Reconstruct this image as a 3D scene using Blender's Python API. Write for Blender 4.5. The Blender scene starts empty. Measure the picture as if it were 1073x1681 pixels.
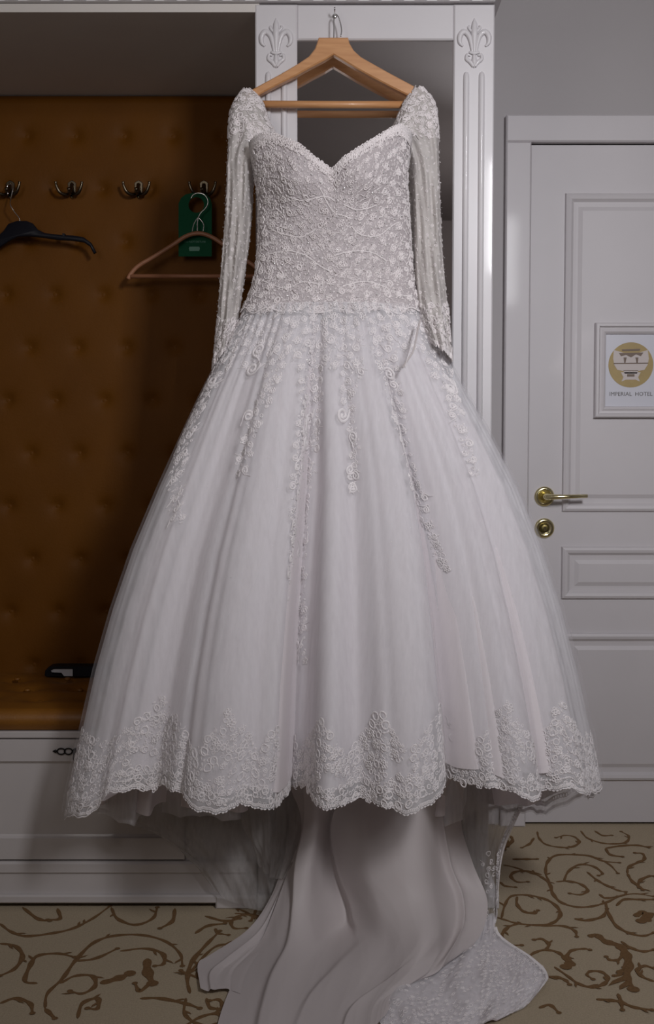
import bpy, math, random
import numpy as np
random.seed(7); RNG = np.random.default_rng(7)
PI = math.pi
SC = bpy.context.scene
COL = SC.collection

# ------------------------------------------------------------------ camera, light, exposure
F = 1760.0; CX, CY = 536.5, 840.5; H = 1.11; TT = 85.5 / F
TILT = math.atan(TT)
cam = bpy.data.cameras.new('camera'); camo = bpy.data.objects.new('camera', cam); COL.objects.link(camo)
camo.location = (0, 0, H); camo.rotation_euler = (PI / 2 - TILT, 0, 0)
cam.sensor_fit = 'VERTICAL'; cam.sensor_height = 36.0; cam.lens = F / 1681 * 36.0
cam.clip_start = 0.05; SC.camera = camo

w = bpy.data.worlds.new('world'); SC.world = w; w.use_nodes = True
w.node_tree.nodes['Background'].inputs[0].default_value = (0.75, 0.72, 0.75, 1)
w.node_tree.nodes['Background'].inputs[1].default_value = 0.02

def area(name, loc, target, sx, sy, power, col=(1, 1, 1), spread=180):
    l = bpy.data.lights.new(name, 'AREA'); l.shape = 'RECTANGLE'; l.size = sx; l.size_y = sy; l.energy = power; l.color = col; l.spread = math.radians(spread)
    o = bpy.data.objects.new(name, l); COL.objects.link(o); o.location = loc
    d = [target[i] - loc[i] for i in range(3)]
    import mathutils
    o.rotation_euler = mathutils.Vector(d).to_track_quat('-Z', 'Y').to_euler()
    return o
area('left_fill_light', (-0.75, 0.7, 2.57), (-0.4, 2.6, 1.0), 0.45, 0.45, 1.6, (1.0, 0.93, 0.88))  # added soft fill from the left for the niche, no ceiling fixture
area('niche_fill_light', (-1.0, 0.3, 1.9), (-0.25, 3.2, 1.35), 0.7, 0.7, 1.9, (1.0, 0.95, 0.92), 95)  # added frontal fill, softens the dress shadow in the niche
area('ceiling_fill_light', (1.45, 0.0, 1.75), (0.35, 0.2, 2.6), 0.3, 0.3, 4.6, (1.0, 0.94, 0.94))  # added upward fill for the ceiling seen in the mirror, no wall fixture
area('key_light', (0.93, 0.15, 2.25), (0.62, 2.5, 1.42), 0.32, 0.5, 13.2, (0.97, 0.965, 1.0), 105)  # unseen main light, high right of the camera, not a window
SC.view_settings.view_transform = 'Standard'; SC.view_settings.look = 'None'
SC.view_settings.gamma = 1.0; SC.view_settings.use_curve_mapping = False
SC.view_settings.exposure = 0.0

# ------------------------------------------------------------------ measuring helpers
CT, ST = math.cos(TILT), math.sin(TILT)
def P(px, py, d):
    X = (px - CX) / F; Y = (CY - py) / F
    ry = CT + Y * ST; rz = -ST + Y * CT
    k = d / ry
    return (X * k, d, H + rz * k)
def Pn(px, py, d):
    px, py, d = np.broadcast_arrays(np.asarray(px, float), np.asarray(py, float), np.asarray(d, float))
    X = (px - CX) / F; Y = (CY - py) / F
    k = d / (CT + Y * ST)
    return np.stack([X * k, d, H + (-ST + Y * CT) * k], -1)
def proj(p):
    x, y, z = p[..., 0], p[..., 1], p[..., 2] - H
    f = y * CT - z * ST; u = y * ST + z * CT
    return CX + F * x / f, CY - F * u / f
def Zof(py, d): return P(CX, py, d)[2]
def Xof(px, d): return P(px, 755, d)[0]
def Pfloor(px, py, z=0.0):
    X = (px - CX) / F; Y = (CY - py) / F
    rz = -ST + Y * CT; k = (z - H) / rz
    return (X * k, (CT + Y * ST) * k, z)

# ------------------------------------------------------------------ materials
def mat(name, col, rough=0.5, metal=0.0, bump=0.0, bscale=40.0, var=0.0, vscale=6.0, coat=0.0, spec=0.5, col2=None, stretch=None, sheen=0.0, detail=4.0):
    m = bpy.data.materials.new(name); m.use_nodes = True
    nt = m.node_tree; b = nt.nodes['Principled BSDF']
    b.inputs['Base Color'].default_value = (*col, 1); b.inputs['Roughness'].default_value = rough
    b.inputs['Metallic'].default_value = metal; b.inputs['Specular IOR Level'].default_value = spec
    if coat: b.inputs['Coat Weight'].default_value = coat; b.inputs['Coat Roughness'].default_value = 0.07
    if sheen: b.inputs['Sheen Weight'].default_value = sheen
    tc = nt.nodes.new('ShaderNodeTexCoord'); mp = nt.nodes.new('ShaderNodeMapping')
    nt.links.new(tc.outputs['Object'], mp.inputs[0])
    if stretch: mp.inputs['Scale'].default_value = stretch
    if var or col2:
        n = nt.nodes.new('ShaderNodeTexNoise'); n.inputs['Scale'].default_value = vscale; n.inputs['Detail'].default_value = detail
        nt.links.new(mp.outputs[0], n.inputs['Vector'])
        r = nt.nodes.new('ShaderNodeValToRGB'); r.color_ramp.elements[0].position = 0.3; r.color_ramp.elements[1].position = 0.7
        c2 = col2 if col2 else tuple(c * (1 - var) for c in col)
        r.color_ramp.elements[0].color = (*c2, 1); r.color_ramp.elements[1].color = (*col, 1)
        nt.links.new(n.outputs['Fac'], r.inputs[0]); nt.links.new(r.outputs[0], b.inputs['Base Color'])
    if bump:
        n = nt.nodes.new('ShaderNodeTexNoise'); n.inputs['Scale'].default_value = bscale; n.inputs['Detail'].default_value = 3
        nt.links.new(mp.outputs[0], n.inputs['Vector'])
        bp = nt.nodes.new('ShaderNodeBump'); bp.inputs['Strength'].default_value = bump; bp.inputs['Distance'].default_value = 0.003
        nt.links.new(n.outputs['Fac'], bp.inputs['Height']); nt.links.new(bp.outputs[0], b.inputs['Normal'])
    return m
def cloth(name, col, opacity, trans=0.35, nscale=None, bump=0.0, rough=0.9, weave=0.0, stretch=(1, 1, 1)):
    """diffuse + translucent cloth, let through by a constant share (net) with a fine uneven weave"""
    m = bpy.data.materials.new(name); m.use_nodes = True; nt = m.node_tree; nt.nodes.clear()
    out = nt.nodes.new('ShaderNodeOutputMaterial')
    di = nt.nodes.new('ShaderNodeBsdfPrincipled'); di.inputs['Base Color'].default_value = (*col, 1); di.inputs['Roughness'].default_value = rough
    di.inputs['Specular IOR Level'].default_value = 0.25
    tr = nt.nodes.new('ShaderNodeBsdfTranslucent'); tr.inputs[0].default_value = (*col, 1)
    mx = nt.nodes.new('ShaderNodeMixShader'); mx.inputs[0].default_value = trans
    nt.links.new(di.outputs[0], mx.inputs[1]); nt.links.new(tr.outputs[0], mx.inputs[2])
    last = mx
    tc = nt.nodes.new('ShaderNodeTexCoord'); mp = nt.nodes.new('ShaderNodeMapping'); mp.inputs['Scale'].default_value = stretch
    nt.links.new(tc.outputs['Object'], mp.inputs[0])
    if bump:
        n = nt.nodes.new('ShaderNodeTexNoise'); n.inputs['Scale'].default_value = nscale or 60; n.inputs['Detail'].default_value = 4
        nt.links.new(mp.outputs[0], n.inputs['Vector'])
        bp = nt.nodes.new('ShaderNodeBump'); bp.inputs['Strength'].default_value = bump; bp.inputs['Distance'].default_value = 0.004
        nt.links.new(n.outputs['Fac'], bp.inputs['Height']); nt.links.new(bp.outputs[0], di.inputs['Normal'])
    if opacity < 1:
        tp = nt.nodes.new('ShaderNodeBsdfTransparent')
        m2 = nt.nodes.new('ShaderNodeMixShader')
        n = nt.nodes.new('ShaderNodeTexNoise'); n.inputs['Scale'].default_value = 30; n.inputs['Detail'].default_value = 6
        nt.links.new(mp.outputs[0], n.inputs['Vector'])
        mr = nt.nodes.new('ShaderNodeMapRange'); mr.inputs['From Min'].default_value = 0.25; mr.inputs['From Max'].default_value = 0.75
        mr.inputs['To Min'].default_value = max(0, opacity - weave); mr.inputs['To Max'].default_value = min(1, opacity + weave)
        nt.links.new(n.outputs['Fac'], mr.inputs['Value']); nt.links.new(mr.outputs[0], m2.inputs[0])
        nt.links.new(tp.outputs[0], m2.inputs[1]); nt.links.new(last.outputs[0], m2.inputs[2]); last = m2
    nt.links.new(last.outputs[0], out.inputs[0])
    return m
M = {
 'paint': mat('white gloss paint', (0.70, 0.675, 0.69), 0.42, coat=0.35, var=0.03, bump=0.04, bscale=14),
 'bench': mat('white paint with bench shade', (0.56, 0.525, 0.52), 0.42, coat=0.3, var=0.03, bump=0.04, bscale=14),  # same white paint as the wardrobe, darkened to hold the bench's shade
 'door': mat('white satin door paint', (0.62, 0.59, 0.605), 0.5, coat=0.06, var=0.03),
 'wall': mat('grey wall paint', (0.46, 0.435, 0.44), 0.8, var=0.05, vscale=1.5, bump=0.1, bscale=120),
 'ceil': mat('grey ceiling paint', (0.42, 0.385, 0.38), 0.9, var=0.03),
 'niche': mat('niche lining paint', (0.70, 0.66, 0.62), 0.8, var=0.04),
 'backwall': mat('grey hall wall paint', (0.70, 0.64, 0.63), 0.8, var=0.06, vscale=0.8),
 'leather': mat('tan leather', (0.142, 0.050, 0.003), 0.62, col2=(0.12, 0.041, 0.002), vscale=5, bump=0.15, bscale=160, spec=0.18),
 'leather_seat': mat('tan seat leather', (0.24, 0.095, 0.010), 0.5, col2=(0.17, 0.06, 0.005), vscale=7, bump=0.2, bscale=150),
 'carpet': mat('carpet pile', (0.50, 0.415, 0.295), 0.97, col2=(0.41, 0.34, 0.245), vscale=260, bump=0.6, bscale=420, spec=0.1, detail=6),
 'carpet2': mat('brown carpet scroll', (0.215, 0.125, 0.06), 0.97, col2=(0.17, 0.098, 0.045), vscale=200, bump=0.5, bscale=420, spec=0.1, detail=6),
 'brass': mat('polished brass', (0.80, 0.72, 0.42), 0.16, 1.0),
 'brassdark': mat('dark brass cylinder', (0.16, 0.13, 0.05), 0.4, 1.0),
 'bronze': mat('antique bronze', (0.17, 0.14, 0.10), 0.3, 1.0, var=0.4, vscale=60),
 'iron': mat('black iron', (0.02, 0.018, 0.018), 0.4, 0.7),
 'chrome': mat('chrome wire', (0.75, 0.75, 0.75), 0.15, 1.0),
 'wood': mat('beech wood', (0.66, 0.34, 0.15), 0.42, col2=(0.55, 0.26, 0.105), vscale=14, stretch=(1, 8, 8), coat=0.15),
 'wood2': mat('reddish wood', (0.42, 0.19, 0.10), 0.45, col2=(0.33, 0.14, 0.07), vscale=14, stretch=(1, 8, 8)),
 'blackplastic': mat('black plastic', (0.008, 0.008, 0.012), 0.45, spec=0.2),
 'whiteplastic': mat('pale card', (0.60, 0.60, 0.64), 0.5),
 'green': mat('green card', (0.003, 0.085, 0.035), 0.6, var=0.1, spec=0.12),
 'greentext': mat('pale green print', (0.10, 0.28, 0.20), 0.5),
 'paper': mat('sign paper', (0.60, 0.60, 0.66), 0.35),
 'gold': mat('gold print', (0.40, 0.29, 0.11), 0.5, var=0.15, vscale=30),
 'ink': mat('grey print', (0.09, 0.08, 0.07), 0.5),
 'emblem': mat('pale emblem print', (0.56, 0.50, 0.48), 0.5),
 'emblem2': mat('brown emblem print', (0.16, 0.11, 0.08), 0.5),
 'satin': cloth('ivory satin', (0.62, 0.565, 0.56), 1.0, 0.08, 18, 0.15, 0.5),
 'lining': cloth('skirt lining', (0.86, 0.80, 0.82), 1.0, 0.08, 12, 0.2, 0.7),
 'tulle': cloth('white tulle', (0.95, 0.94, 0.97), 0.46, 0.10, 40, 0.1, 0.9, 0.09, (2, 2, 0.3)),
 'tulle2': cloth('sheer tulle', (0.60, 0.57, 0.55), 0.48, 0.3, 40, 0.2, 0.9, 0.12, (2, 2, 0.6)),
 'sleeve': cloth('sleeve net', (0.76, 0.72, 0.695), 0.84, 0.2, 90, 0.5, 0.8, 0.2, (2, 2, 0.5)),
 'veil': cloth('outer veil net', (0.95, 0.94, 0.98), 0.12, 0.2, 40, 0.1, 0.9, 0.05, (3, 3, 0.4)),
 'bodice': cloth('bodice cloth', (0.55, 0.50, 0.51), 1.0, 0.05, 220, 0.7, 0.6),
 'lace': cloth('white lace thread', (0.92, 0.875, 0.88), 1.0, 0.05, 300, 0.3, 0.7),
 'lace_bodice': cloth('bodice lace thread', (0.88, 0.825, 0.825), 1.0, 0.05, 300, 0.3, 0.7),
 'bead': mat('glass beads', (0.88, 0.86, 0.86), 0.08, 0.3, coat=1.0),
}
mm = bpy.data.materials.new('mirror glass'); mm.use_nodes = True
b = mm.node_tree.nodes['Principled BSDF']; b.inputs['Base Color'].default_value = (0.80, 0.79, 0.79, 1); b.inputs['Metallic'].default_value = 1; b.inputs['Roughness'].default_value = 0.015
M['mirror'] = mm

# ------------------------------------------------------------------ object helpers
def link(o, parent=None):
    COL.objects.link(o)
    if parent is not None: o.parent = parent
    return o
def raw(name, V, Fc, m, parent=None, smooth=False, loc=None, kind=None):
    """V in world coordinates; the object keeps its own origin at loc (default: parent's origin)"""
    V = np.asarray(V, float)
    off = np.zeros(3)
    if parent is not None:
        q = parent
        while q is not None: off += np.array(q.location); q = q.parent
    l = np.array(loc, float) - off if loc is not None else np.zeros(3)
    me = bpy.data.meshes.new(name)
    me.from_pydata((V - off - l).tolist(), [], Fc if isinstance(Fc, list) else Fc.tolist())
    me.materials.append(M[m])
    if smooth: me.polygons.foreach_set('use_smooth', [True] * len(me.polygons))
    me.update()
    o = bpy.data.objects.new(name, me); o.location = l
    if kind: o['kind'] = kind
    return link(o, parent)
def root(name, label, cat, loc, group=None):
    o = bpy.data.objects.new(name, None); o.empty_display_size = 0.05; o.location = loc; link(o)
    o['label'] = label; o['category'] = cat
    if group: o['group'] = group
    return o
class MB:
    def __init__(s): s.V = []; s.F = []
    def add(s, V, Fc):
        n = len(s.V); s.V += [tuple(v) for v in V]; s.F += [tuple(i + n for i in f) for f in Fc]; return s
    def box(s, x0, x1, y0, y1, z0, z1, c=0.0):
        if c <= 0:
            V = [(x, y, z) for x in (x0, x1) for y in (y0, y1) for z in (z0, z1)]
            Fc = [(0, 1, 3, 2), (4, 6, 7, 5), (0, 4, 5, 1), (2, 3, 7, 6), (0, 2, 6, 4), (1, 5, 7, 3)]
            return s.add(V, Fc)
        # chamfered towards the room (front = y0)
        r = [(x0, z0), (x1, z0), (x1, z1), (x0, z1)]
        ri = [(x0 + c, z0 + c), (x1 - c, z0 + c), (x1 - c, z1 - c), (x0 + c, z1 - c)]
        V = [(x, y1, z) for x, z in r] + [(x, y0 + c, z) for x, z in r] + [(x, y0, z) for x, z in ri]
        Fc = [(3, 2, 1, 0), (8, 9, 10, 11)]
        for i in range(4):
            j = (i + 1) % 4
            Fc += [(i, j, 4 + j, 4 + i), (4 + i, 4 + j, 8 + j, 8 + i)]
        return s.add(V, Fc)
    def rect(s, x0, x1, z0, z1, y, prof, fill=True):
        """mitred mouldings round a rectangle; prof = (inset, protrusion towards the room)"""
        V = []; Fc = []
        for ins, h in prof:
            V += [(x0 + ins, y - h, z0 + ins), (x1 - ins, y - h, z0 + ins), (x1 - ins, y - h, z1 - ins), (x0 + ins, y - h, z1 - ins)]
        for k in range(len(prof) - 1):
            for i in range(4):
                j = (i + 1) % 4; a = 4 * k
                Fc.append((a + i, a + j, a + 4 + j, a + 4 + i))
        if fill: a = 4 * (len(prof) - 1); Fc.append((a, a + 1, a + 2, a + 3))
        return s.add(V, Fc)
    def tube(s, pts, r, n=8, flat=1.0, caps=True):
        pts = np.asarray(pts, float); m_ = len(pts); r = np.broadcast_to(np.asarray(r, float), (m_,))
        T = np.gradient(pts, axis=0); T /= np.linalg.norm(T, axis=1)[:, None] + 1e-12
        up = np.array([0, 1, 0.0])
        if abs(T[0] @ up) > 0.9: up = np.array([0, 0, 1.0])
        V = []; N = up
        for i in range(m_):
            N = N - (N @ T[i]) * T[i]; N = N / (np.linalg.norm(N) + 1e-12); B = np.cross(T[i], N)
            for k in range(n):
                a = 2 * PI * k / n
                V.append(pts[i] + r[i] * (math.cos(a) * N * flat + math.sin(a) * B))
        Fc = [(i * n + k, i * n + (k + 1) % n, (i + 1) * n + (k + 1) % n, (i + 1) * n + k) for i in range(m_ - 1) for k in range(n)]
        if caps: Fc += [tuple(range(n))[::-1], tuple((m_ - 1) * n + k for k in range(n))]
        return s.add(V, Fc)
    def lathe(s, c, prof, n=24, axis='y'):
        """prof (radius, offset along -y for axis y / +z for axis z)"""
        V = []; 
        for r, h in prof:
            for k in range(n):
                a = 2 * PI * k / n
                V.append((c[0] + r * math.cos(a), c[1] - h, c[2] + r * math.sin(a)) if axis == 'y' else (c[0] + r * math.cos(a), c[1] + r * math.sin(a), c[2] + h))
        m_ = len(prof)
        Fc = [(i * n + k, i * n + (k + 1) % n, (i + 1) * n + (k + 1) % n, (i + 1) * n + k) for i in range(m_ - 1) for k in range(n)]
        Fc += [tuple(range(n))[::-1], tuple((m_ - 1) * n + k for k in range(n))]
        return s.add(V, Fc)
    def extrude(s, poly, y0, y1, c=0.0):
        """poly (x,z) outline, front at y0"""
        n = len(poly); P2 = np.array(poly, float)
        if c > 0:
            nx = np.roll(P2, -1, 0) - np.roll(P2, 1, 0); nrm = np.stack([nx[:, 1], -nx[:, 0]], 1); nrm /= np.linalg.norm(nrm, axis=1)[:, None] + 1e-9
            ar = 0.5 * np.sum(P2[:, 0] * np.roll(P2[:, 1], -1) - np.roll(P2[:, 0], -1) * P2[:, 1])
            if ar < 0: nrm = -nrm
            Pi = P2 - nrm * c
            rings = [(Pi, y0), (P2, y0 + c), (P2, y1 - c), (Pi, y1)]
        else: rings = [(P2, y0), (P2, y1)]
        V = [(p[0], y, p[1]) for R_, y in rings for p in R_]
        Fc = [(k * n + i, k * n + (i + 1) % n, (k + 1) * n + (i + 1) % n, (k + 1) * n + i) for k in range(len(rings) - 1) for i in range(n)]
        Fc += [tuple(range(n))[::-1], tuple((len(rings) - 1) * n + i for i in range(n))]
        return s.add(V, Fc)
    def make(s, name, m, parent=None, smooth=False, loc=None, kind=None):
        return raw(name, s.V, s.F, m, parent, smooth, loc, kind)
def struct(o): o['kind'] = 'structure'; return o
def smoothpath(pts, n=8):
    pts = np.asarray(pts, float); q = np.vstack([2 * pts[0] - pts[1], pts, 2 * pts[-1] - pts[-2]]); out = []
    for i in range(len(pts) - 1):
        p0, p1, p2, p3 = q[i:i + 4]
        for t in np.linspace(0, 1, n, endpoint=False):
            out.append(0.5 * (2 * p1 + (p2 - p0) * t + (2 * p0 - 5 * p1 + 4 * p2 - p3) * t * t + (3 * p1 - p0 - 3 * p2 + p3) * t ** 3))
    out.append(pts[-1]); return np.array(out)
def pxpath(pts, d, n=8):
    return smoothpath([P(*p[:2], p[2] if len(p) > 2 else d) for p in pts], n)

DW = 3.22; DC = 2.62                       # distances of the far wall and of the wardrobe fronts
XL, XR, YB, ZC = -1.78, 2.05, -1.6, 2.62   # room shell

# ------------------------------------------------------------------ structure
fl = MB().box(XL - .1, XR + .1, YB - .1, DW + .3, -0.1, 0.0).make('floor', 'carpet'); struct(fl)
cl = MB().box(XL - .1, XR + .1, YB - .1, DW + .3, ZC, ZC + .1).make('ceiling', 'ceil'); struct(cl)
struct(MB().box(XL - .1, XL, YB, DW + .2, 0, ZC).make('wall_left', 'wall'))
struct(MB().box(XR, XR + .1, YB, DW + .2, 0, ZC).make('wall_right', 'wall'))
struct(MB().box(XL, XR, YB - .1, YB, 0, ZC).make('wall_front', 'backwall'))
dx0 = P(867, 755, DW)[0]; dx1 = dx0 + 0.86; dz1 = Zof(239, DW)
wb = MB()
wb.box(XL, dx0 - .006, DW, DW + .12, 0, ZC); wb.box(dx1 + .006, XR, DW, DW + .12, 0, ZC); wb.box(dx0 - .006, dx1 + .006, DW, DW + .12, dz1 + .006, ZC)
struct(wb.make('wall_back', 'wall'))
bbp = MB().box(0.36, dx0 - .09, DW - .014, DW, 0, 0.085, 0.006); bbp.box(dx1 + .09, XR, DW - .014, DW, 0, 0.085, 0.006)
struct(bbp.make('baseboard_back', 'door'))
# door casing
cw = 0.074
tr = MB()
tr.box(dx0 - cw - .004, dx0 - .004, DW - .026, DW, 0, dz1 + .004, .004)
tr.box(dx1 + .004, dx1 + cw + .004, DW - .026, DW, 0, dz1 + .004, .004)
tr.box(dx0 - cw - .004, dx1 + cw + .004, DW - .028, DW, dz1 + .004, dz1 + .004 + cw + .004, .004)
struct(tr.make('trim_1', 'door'))
# door leaf and its panels
door = MB().box(dx0, dx1, DW - .004, DW + .04, 0.008, dz1).make('door_1', 'door', loc=(dx0, DW, 0)); struct(door)
pm = 0.12
px0, px1 = dx0 + pm - .02, dx1 - pm + .02
def zz(y): return Zof(y, DW)
MOULD = [(0, 0), (.003, .009), (.010, .012), (.018, .010), (.026, .002), (.034, .0015), (.040, .0015), (.052, .007)]
for nm, za, zb in (('door_panel', zz(840), zz(318)), ('door_panel', zz(983), zz(897)), ('door_panel', zz(1280), zz(1038))):
    MB().rect(px0, px1, za, zb, DW - .004, MOULD).make(nm, 'door', door)
def rose(y, nm):
    c = P(893, y, DW - .004)
    return MB().lathe(c, [(.030, 0), (.030, .003), (.027, .006), (.020, .0075), (.0185, .006)], 32).make(nm, 'brass', door, True)
c = P(893, 815, DW - .004)
h = rose(815, 'handle_rose')
lv = MB(); lv.tube([(c[0], c[1] - .005, c[2]), (c[0], c[1] - .03, c[2]), (c[0] + .004, c[1] - .046, c[2]), (c[0] + .016, c[1] - .052, c[2]), (c[0] + .06, c[1] - .052, c[2] + .001), (c[0] + .117, c[1] - .050, c[2] + .003)], [.010, .010, .0095, .008, .0062, .0055], 14)
lv.make('door_handle', 'brass', door, True)
kr = rose(867, 'lock_rose'); c = P(893, 867, DW - .004)
MB().lathe((c[0], c[1] - .006, c[2]), [(.0135, 0), (.0125, .004), (.010, .005)], 20).make('lock_cylinder', 'brassdark', kr, True)
MB().box(c[0] - .0035, c[0] + .0035, c[1] - .0135, c[1] - .011, c[2] - .008, c[2] + .005).make('key_slot', 'brass', kr)

# framed sign on the door
fx0 = P(974, 600, DW - .006)[0]; fx1 = P(1097, 600, DW - .006)[0]; fz1 = Zof(531, DW - .006); fz0 = Zof(686, DW - .006)
sg = root('framed_sign', 'white framed hotel sign with a gold disc, mounted on the white door', 'sign', ((fx0 + fx1) / 2, DW - .004, fz0))
MB().rect(fx0, fx1, fz0, fz1, DW - .0085, [(0, 0), (0, .016), (.003, .021), (.010, .022), (.014, .014), (.020, .013), (.026, .017), (.032, .012), (.034, .005)], False).make('frame', 'door', sg)
yp = DW - .0135
pa = MB().box(fx0 + .034, fx1 - .034, yp, DW - .005, fz0 + .034, fz1 - .034).make('sign_paper', 'paper', sg)
dc = P(1035, 599, yp - .0005)
def flatpoly(name, pts, y, m, par, th=.0006):
    return MB().extrude(pts, y - th, y).make(name, m, par)
def circ(cx, cz, r, n=36, rz=None, a0=0, a1=2 * PI):
    return [(cx + r * math.cos(a0 + (a1 - a0) * k / n), cz + (rz or r) * math.sin(a0 + (a1 - a0) * k / n)) for k in range(n)]
R_ = 36.5 / (F / DW)
flatpoly('gold_disc', circ(dc[0], dc[2], R_, 48), yp - .0002, 'gold', pa)
u_ = R_ / 36.5
def L(pts): return [(dc[0] + a * u_, dc[2] - b * u_) for a, b in pts]
em = MB()
for pts in ([(-28, -24), (-14, -20), (-4, -16), (0, -12), (4, -16), (14, -20), (27, -24), (29, -10), (27, 0), (22, 8), (12, 10), (10, 14), (-10, 14), (-12, 10), (-22, 8), (-27, 0), (-29, -10)],
            [(-16, 12), (16, 12), (12, 20), (15, 27), (8, 24), (-8, 24), (-15, 27), (-12, 20)]):
    em.extrude(L(pts), yp - .0014, yp - .0008)
em.make('emblem', 'emblem', pa)
em = MB()
for pts in ([(-20, -19), (20, -20), (16, -14), (8, -17), (0, -12), (-8, -16), (-16, -14)], [(-15, -25), (15, -26), (14, -23), (-14, -22)], [(-28, -3), (28, -3.5), (28, -2), (-28, -1.5)],
            [(-12, -12), (-7, -12), (-9, -3), (-11, -3)], [(7, -12), (12, -12), (11, -3), (9, -3)], [(-12, 9), (12, 9), (12, 10), (-12, 10)], [(-6, 15), (6, 15), (6, 19), (-6, 19)]):
    em.extrude(L(pts), yp - .0020, yp - .0015)
em.make('emblem_lines', 'emblem2', pa)
def text(name, s, px, py, d, width_px, m, parent, y=None):
    cu = bpy.data.curves.new(name, 'FONT'); cu.body = s; cu.size = 1; cu.align_x = 'CENTER'; cu.align_y = 'CENTER'; cu.extrude = 0.02; cu.resolution_u = 2
    to = bpy.data.objects.new(name + '_tmp', cu); COL.objects.link(to)
    bpy.context.view_layer.update()
    me = bpy.data.meshes.new_from_object(to.evaluated_get(bpy.context.evaluated_depsgraph_get()))
    V = np.empty(len(me.vertices) * 3); me.vertices.foreach_get('co', V); V = V.reshape(-1, 3)
    wd = V[:, 0].max() - V[:, 0].min(); k = width_px / (F / d) / wd; c = P(px, py, d)
    W = np.stack([c[0] + V[:, 0] * k, c[1] - V[:, 2] * k * .3, c[2] + V[:, 1] * k], 1)
    Fc = [tuple(p.vertices) for p in me.polygons]
    bpy.data.objects.remove(to); bpy.data.meshes.remove(me)
    return raw(name, W, Fc, m, parent)
text('lettering', 'IMPERIAL  HOTEL', 1035, 647, yp - .0004, 70, 'ink', pa)

# ------------------------------------------------------------------ carpet scrolls (raised pile figure)
RIB = [0]
def ribbon(mb, pts, wmax, z=0.0012, leaf=True, seed=0):
    RIB[0] += 1; z = .0008 + .00004 * (RIB[0] % 40)
    rr = random.Random(seed); q = smoothpath(pts, 7); n = len(q)
    T = np.gradient(q, axis=0); T /= np.linalg.norm(T, axis=1)[:, None] + 1e-9; Nn = np.stack([-T[:, 1], T[:, 0]], 1)
    s = np.linspace(0, 1, n); wd = wmax * (0.40 + 0.60 * np.sin(PI * np.clip(s * 0.92 + .05, 0, 1))) * (1 + .25 * np.sin(s * n * .9))
    wd[0] *= .35; wd[-1] *= .6
    V = []; Fc = []
    for i in range(n):
        a = q[i] + Nn[i] * wd[i] * .5; b2 = q[i] - Nn[i] * wd[i] * .5
        V += [(a[0], a[1], 0.0002), (a[0], a[1], z), (b2[0], b2[1], z), (b2[0], b2[1], 0.0002)]
    for i in range(n - 1):
        for k in range(3): Fc.append((4 * i + k, 4 * i + k + 1, 4 * i + 5 + k, 4 * i + 4 + k))
    mb.add(V, Fc)
    def blob(c, r):
        m_ = 9; ring = [(c[0] + math.cos(2 * PI * k / m_) * r, c[1] + math.sin(2 * PI * k / m_) * r, z + .00002) for k in range(m_)]
        mb.add(ring, [tuple(range(m_))])
    blob(q[-1], wmax * .62)
    if leaf and n > 15:
        for k in range(max(1, n // 13)):
            i = rr.randrange(2, n - 2); sd = rr.choice((-1, 1)); L_ = wmax * rr.uniform(1.6, 3.2)
            d0 = T[i] * .75 + Nn[i] * sd * .65; t = Nn[i] * wmax * .35
            a = q[i] - T[i] * wmax * .5; e = q[i] + d0 * L_; c2 = q[i] + T[i] * wmax * .6; md = (q[i] + e) / 2 + Nn[i] * sd * wmax * .5
            zl = z + .00001 * (k + 1)
            mb.add([(a[0], a[1], zl), (c2[0], c2[1], zl), (e[0], e[1], zl), (md[0], md[1], zl)], [(0, 1, 2, 3)])
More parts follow.
